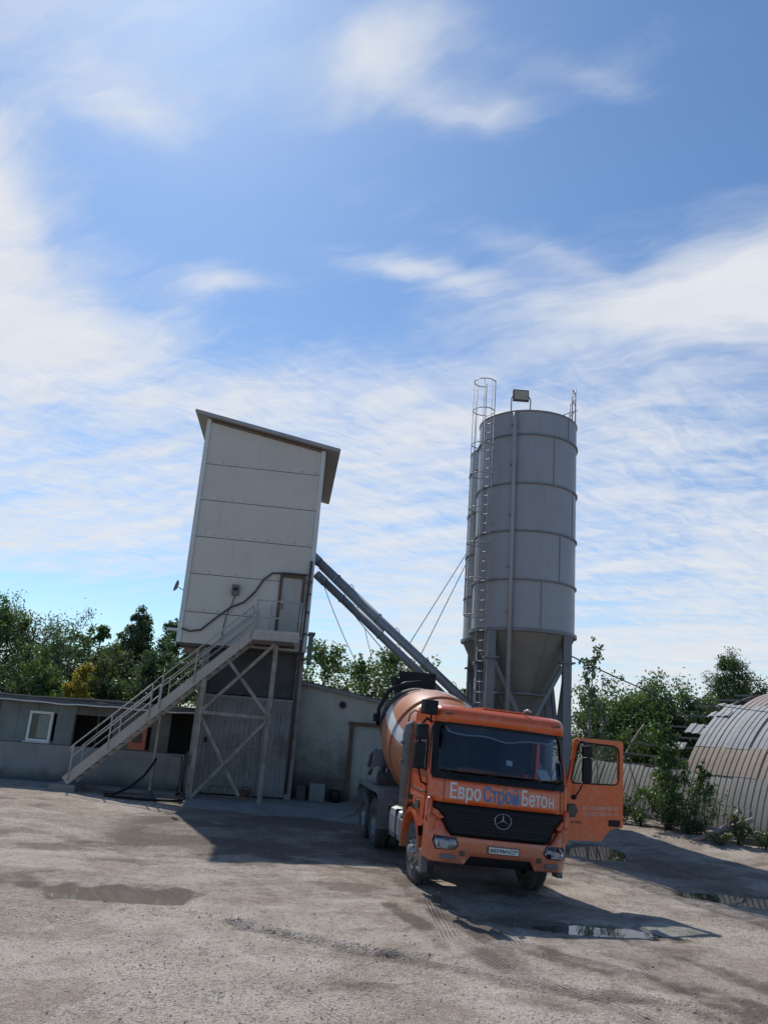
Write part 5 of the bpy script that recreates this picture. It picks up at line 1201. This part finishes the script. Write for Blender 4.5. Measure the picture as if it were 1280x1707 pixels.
mb.build('chassis', 'chass', tk)
for sg in (-1, 1):
    mb = MB(); P = [(4.42, .62), (4.42, 1.08), (4.55, 1.24), (4.75, 1.29), (6.95, 1.29), (7.15, 1.22), (7.25, 1.05), (7.25, .7)]
    for (y0, z0), (y1, z1) in zip(P[:-1], P[1:]): mb.bar((sg * 1.0, y0, z0), (sg * 1.0, y1, z1), .56, .03, (1, 0, 0)) if False else mb.add([(sg * .70, y0, z0), (sg * 1.27, y0, z0), (sg * 1.27, y1, z1), (sg * .70, y1, z1)], [(0, 1, 2, 3)])
    mb.add([(sg * 1.27, y, z) for y, z in P] + [(sg * 1.27, y, z - (.12 if 0 < i < 7 else 0)) for i, (y, z) in enumerate(P)], [(i, i + 1, 9 + i, 8 + i) for i in range(7)])
    mb.box((sg * .985, 4.40, .78), (.58, .03, .62)); mb.build('mudguard', 'mud', tk)
    # tank with straps
    mb = MB(); mb.box((sg * .98, 3.05, .78), (.52, 1.15, .58), None, .14); tkk = mb.build('fuel_tank', 'alu', tk)
    for y in (2.7, 3.4):
        mb = MB(); mb.box((sg * .985, y, .78), (.545, .05, .605), None, .145); mb.build('strap', 'black', tkk)
    mb = MB(); mb.box((sg * .98, 2.35, .98), (.5, .05, .05)); mb.box((sg * 1.1, 2.30, .75), (.3, .3, .4), None, .04); mb.build('battery_box', 'grey_pl', tk)
# drum pedestal frames
mb = MB(); mb.box((0, 3.0, 1.35), (1.6, .18, .6)); mb.bar((-.6, 3.0, 1.1), (-.3, 2.95, 2.0), .14, .14); mb.bar((.6, 3.0, 1.1), (.3, 2.95, 2.0), .14, .14); mb.box((0, 2.95, 2.0), (.9, .3, .35), None, .05); mb.build('front_pedestal', 'chass', tk)
mb = MB(); mb.bar((-.75, 7.3, 1.0), (-.62, 6.9, 2.3), .14, .14); mb.bar((.75, 7.3, 1.0), (.62, 6.9, 2.3), .14, .14); mb.box((0, 7.2, 1.3), (1.6, .2, .3)); mb.build('rear_pedestal', 'chass', tk)
# drum
DA = Vector((0, math.cos(R_(11)), math.sin(R_(11)))); DC = Vector((0, 5.0, 2.33))
dprof = [(.0, -2.02), (.45, -2.0), (.78, -1.9), (.98, -1.45), (1.12, -.85), (1.155, -.55), (1.16, -.2), (1.155, .1), (1.12, .42), (1.02, .9), (.86, 1.6), (.68, 2.2), (.60, 2.42), (.52, 2.42), (.50, 2.2)]
mb = MB(); mb.lathe(dprof, 64)
m, t, b = new_mat('drum_paint')
p = tex(t); x, y, z = sxyz(p)
ang = (y * -1.0).m('ARCTAN2', x) * (180 / math.pi)
def band(a0, tw_, hw_):
    d = (ang - ((z * -1.0 - .2) * tw_ + a0)) + 540.0
    d = (d / 360.0).m('FRACT') * 360.0 - 180.0
    return (d.m('ABSOLUTE')).sstep(hw_ + .6, hw_ - .6)
b1, b2, b3 = band(157, 6, 7), band(70, -20, 9), band(-60, 6, 9)
stripe = b1.max(b2).max(b3)
marks = noise(t, comb(t, x * 9.0, y * 9.0, z * 14.0), 1.6, 2, .5).sstep(.50, .56) * band(70, -20, 5)
grime = noise(t, p, 2.5, 6, .65)
cc = mixc(t, grime.sstep(.4, .75) * .5, (.47, .17, .08), (.42, .21, .12))
cc = mixc(t, stripe, cc, (.66, .65, .62))
cc = mixc(t, marks * .8, cc, (.08, .09, .11))
drib = noise(t, comb(t, x * 5.0, y * 5.0, z * 1.2), 1.5, 5, .7).sstep(.58, .75)
cc = mixc(t, drib * .35, cc, (.40, .34, .29))
t.links.new(cc.o, b.inputs['Base Color']); b.inputs['Roughness'].default_value = .42; b.inputs['Coat Weight'].default_value = .15
dm = mb.mesh('drum', m); dr_ = link('drum', dm, tk); dr_.location = DC; dr_.rotation_euler = Vector((0, 0, 1)).rotation_difference(DA).to_euler()
for r_, h_ in ((1.165, -.72), (1.03, .90)):
    mb = MB(); mb.lathe([(r_ - .02, h_ - .03), (r_ + .012, h_ - .025), (r_ + .012, h_ + .025), (r_ - .02, h_ + .03)], 64, smooth=False); mb.build('weld_band', m, dr_)
mb = MB(); mb.lathe([(.80, 1.70), (.92, 1.70), (.92, 1.84), (.80, 1.84)], 48, smooth=False); mb.build('roller_track', 'chass', dr_)
# dark guard hoop over the drum behind the cab, loading hopper and chute at the rear
mb = MB(); mb.tube([(-1.0, 6.6, 2.6), (-1.02, 6.5, 3.0), (-.8, 6.45, 3.45), (-.4, 6.45, 3.66), (0, 6.45, 3.72)], .05, 7); mb.box((-1.06, 6.5, 2.78), (.16, .2, .2), None, .03); mb.build('guard_hoop', 'black', tk)
mb = MB(); mb.add([(-.50, 7.1, 3.78), (.50, 7.1, 3.78), (.50, 7.9, 3.86), (-.50, 7.9, 3.86), (-.38, 7.2, 3.38), (.38, 7.2, 3.38), (.30, 7.7, 3.2), (-.30, 7.7, 3.2)], [(0, 1, 5, 4), (1, 2, 6, 5), (2, 3, 7, 6), (3, 0, 4, 7)])
mb.box((.05, 7.06, 3.72), (.98, .03, .56), (R_(4), 0, 0)); hp_ = mb.build('hopper', 'black', tk)
mb = MB(); mb.bar((-.5, 7.3, 1.2), (-.42, 7.3, 3.4), .08, .08); mb.bar((.5, 7.3, 1.2), (.42, 7.3, 3.4), .08, .08); mb.build('hopper_frame', 'chass', tk)
mb = MB(); mb.lathe([(.38, 0), (.22, -1.2)], 20, (0, 8.05, 2.5), (0, -.5, .9), a0=0, a1=math.pi); mb.tube([(0, 7.9, 1.2), (0, 8.3, 1.2)], .06, 6); mb.build('discharge_chute', 'chass', tk)
# spare chute, hose and water tank on the near side
mb = MB(); mb.tube([(-1.15, 6.4, 1.45), (-1.2, 6.0, 1.6), (-1.15, 5.8, 1.85), (-1.1, 6.1, 2.02), (-1.12, 6.5, 1.9), (-1.15, 6.6, 1.6)], .045, 8); mb.build('hose', 'grey_pl', tk)
mb = MB(); mb.lathe([(.34, -.4), (.30, .4)], 20, (-.95, 5.7, 1.62), (.25, .8, .5), a0=math.pi * .9, a1=math.pi * 2.1); mb.box((-1.0, 5.4, 1.38), (.3, .25, .14), None, .03); mb.build('spare_chute', 'pipe', tk)
mb = MB(); mb.tube([(-.6, 2.7, 1.3), (.6, 2.7, 1.3)], .26, 18); mb.build('water_tank', 'grey_pl', tk)
# hopper ladder handle seen over the drum
mb = MB(); mb.tube([(-.72, 3.35, 2.95), (-.86, 3.3, 2.98), (-.95, 3.3, 2.9), (-.98, 3.3, 2.75), (-.86, 3.3, 2.66)], .018, 6); mb.build('grab_rail', 'chass', tk)
mb = MB(); mb.lathe([(.52, -.03), (.52, .16), (.46, .16)], 26, (-.15, 2.75, 2.62), (0, 1, .15), a0=0, a1=math.pi); mb.build('drum_gear_cover', 'black', tk)
# lettering on the pale band of the drum
def drum_text(body, axial, ang0, size, mat):
    me = text_mesh(body, size, 1, .003)
    for v in me.vertices:
        a = ang0 - v.co.x / 1.12; h_ = axial + v.co.y; r_ = float(np.interp(h_, [q_[1] for q_ in dprof], [q_[0] for q_ in dprof])) + .006
        v.co = (r_ * math.cos(a), r_ * math.sin(a), h_)
    me.materials.clear(); me.materials.append(MT[mat]); return link('lettering', me, dr_)

# the cab leans a little on its springs and sits high over the axle: remap heights, then roll the whole cab
ZO = [.0, .30, .37, .42, .655, .69, .83, 1.05, 1.15, 1.40, 1.50, 1.75, 1.88, 2.665, 2.725, 2.985, 3.3]
ZN = [.25, .48, .54, .58, .815, .84, .97, 1.18, 1.27, 1.45, 1.535, 1.82, 1.93, 2.70, 2.775, 3.05, 3.37]
def kids(o):
    out = []
    for c_ in o.children: out += [c_] + kids(c_)
    return out
for o in kids(cab) + kids(pl) + kids(mi):
    if o.type == 'MESH' and o.name.split('.')[0] not in ('wheel_well',):
        n_ = len(o.data.vertices); a_ = np.empty(n_ * 3); o.data.vertices.foreach_get('co', a_); a_ = a_.reshape(-1, 3)
        a_[:, 2] = np.interp(a_[:, 2], ZO, ZN); o.data.vertices.foreach_set('co', a_.ravel()); o.data.update()
for o in (cab, pl, mi):
    o.rotation_euler = (0, R_(2.6), 0); o.location = (-1.5 * math.sin(R_(2.6)), 0, 1.5 * (1 - math.cos(R_(2.6))))
# open driver door
dang = R_(5)                                   # swing past the front plane
dd_ = empty('driver_door', (1.27, .42, 0), (0, 0, dang)); dd_.parent = tk
out = [(.0, .90), (.0, 1.84), (.05, 2.05), (.16, 2.68), (.22, 2.715), (1.02, 2.70), (1.055, 2.66), (1.04, 1.20), (1.03, 1.14), (.90, 1.13), (.80, 1.09), (.72, .99), (.66, .88), (.60, .86), (.06, .87)]
win = [(.115, 1.90), (.86, 1.90), (.93, 1.93), (.955, 2.00), (.965, 2.48), (.945, 2.56), (.88, 2.60), (.26, 2.63), (.22, 2.60), (.09, 1.96)]
dsx = lambda P: [(a * 1.09, float(np.interp(c_, [.86, 1.14, 1.9, 2.72], [.965, 1.20, 1.92, 2.70]))) for a, c_ in P]
out, win = dsx(out), dsx(win)
bm = bmesh.new(); vo_ = [bm.verts.new((a, 0, c_)) for a, c_ in out]; vi_ = [bm.verts.new((a, 0, c_)) for a, c_ in win]
es = [bm.edges.new((L[i], L[(i + 1) % len(L)])) for L in (vo_, vi_) for i in range(len(L))]
bmesh.ops.triangle_fill(bm, edges=es, use_beauty=True)
rem = [f for f in bm.faces if all(v in vi_ for v in f.verts)]
if rem: bmesh.ops.delete(bm, geom=rem, context='FACES')
g_ = bmesh.ops.extrude_face_region(bm, geom=list(bm.faces))
for v in g_['geom']:
    if isinstance(v, bmesh.types.BMVert): v.co.y += .07
bmesh.ops.recalc_face_normals(bm, faces=list(bm.faces)); bmesh.ops.bevel(bm, geom=[e for e in bm.edges if e.is_manifold and e.calc_face_angle() > .8], offset=.01, segments=2, affect='EDGES')
me = bpy.data.meshes.new('door_panel'); bm.to_mesh(me); bm.free(); me.materials.append(MT['ora']); link('door_panel', me, dd_)
mb = MB(); mb.add([(a, .03, c_) for a, c_ in win], [tuple(range(len(win)))]); mb.build('door_glass', 'dglass', dd_)
mb = MB(); mb.tube([(a, -.004, c_) for a, c_ in win + win[:1]], .014, 5); mb.build('window_seal', 'black', dd_)
mb = MB(); mb.box((.95, -.008, 1.275), (.22, .02, .11), None, .008); hd = mb.build('door_handle', 'black', dd_)
mb = MB(); mb.lathe([(.0, -.05), (.10, -.045), (.125, -.02), (.125, .0)], 6, (.10, 0, 1.46), (0, 1, 0), smooth=False); mb.build('hinge_mirror', 'pipe', dd_)
mb = MB(); mb.lathe([(0, -.06), (.035, -.05), (.045, 0)], 12, (.145, 0, 1.68), (0, 1, 0)); mb.tube([(.145, -.04, 1.68), (.20, -.10, 1.80), (.24, -.16, 1.95)], .014, 6); mb.build('mirror_arm', 'black', dd_)
mb = MB(); mb.box((.30, -.18, 2.15), (.17, .11, .42), (0, 0, -.1), .045); mb.build('main_mirror', 'black', dd_)
mb = MB(); mb.box((.30, -.18, 2.47), (.18, .13, .20), (0, 0, -.1), .045); mb.tube([(.2, -.02, 2.66), (.26, -.12, 2.62), (.3, -.16, 2.55)], .016, 6); mb.build('wide_mirror', 'black', dd_)
flat_text('8 (925) 000-80-02', .33, 1.49, .085, .70, -.004, 'txtp', dd_, .002); flat_text('8 (495) 220-41-91', .33, 1.39, .085, .70, -.004, 'txtp', dd_, .002)
flat_text('ACTROS', .09, 1.25, .055, .21, -.004, 'txtk', dd_, .001)
# fainter lines of the same kind on the near side door
for zz, body in ((1.53, '8 (925) 000-80-02'), (1.43, '8 (495) 220-41-91')):
    me = text_mesh(body, .08); xs = [v.co.x for v in me.vertices]; x0, x1 = min(xs), max(xs)
    for v in me.vertices: v.co = (-1.249, .65 + (x1 - v.co.x) / (x1 - x0) * .85, zz + v.co.y)
    me.materials.clear(); me.materials.append(MT['txtp']); link('lettering', me, sr)
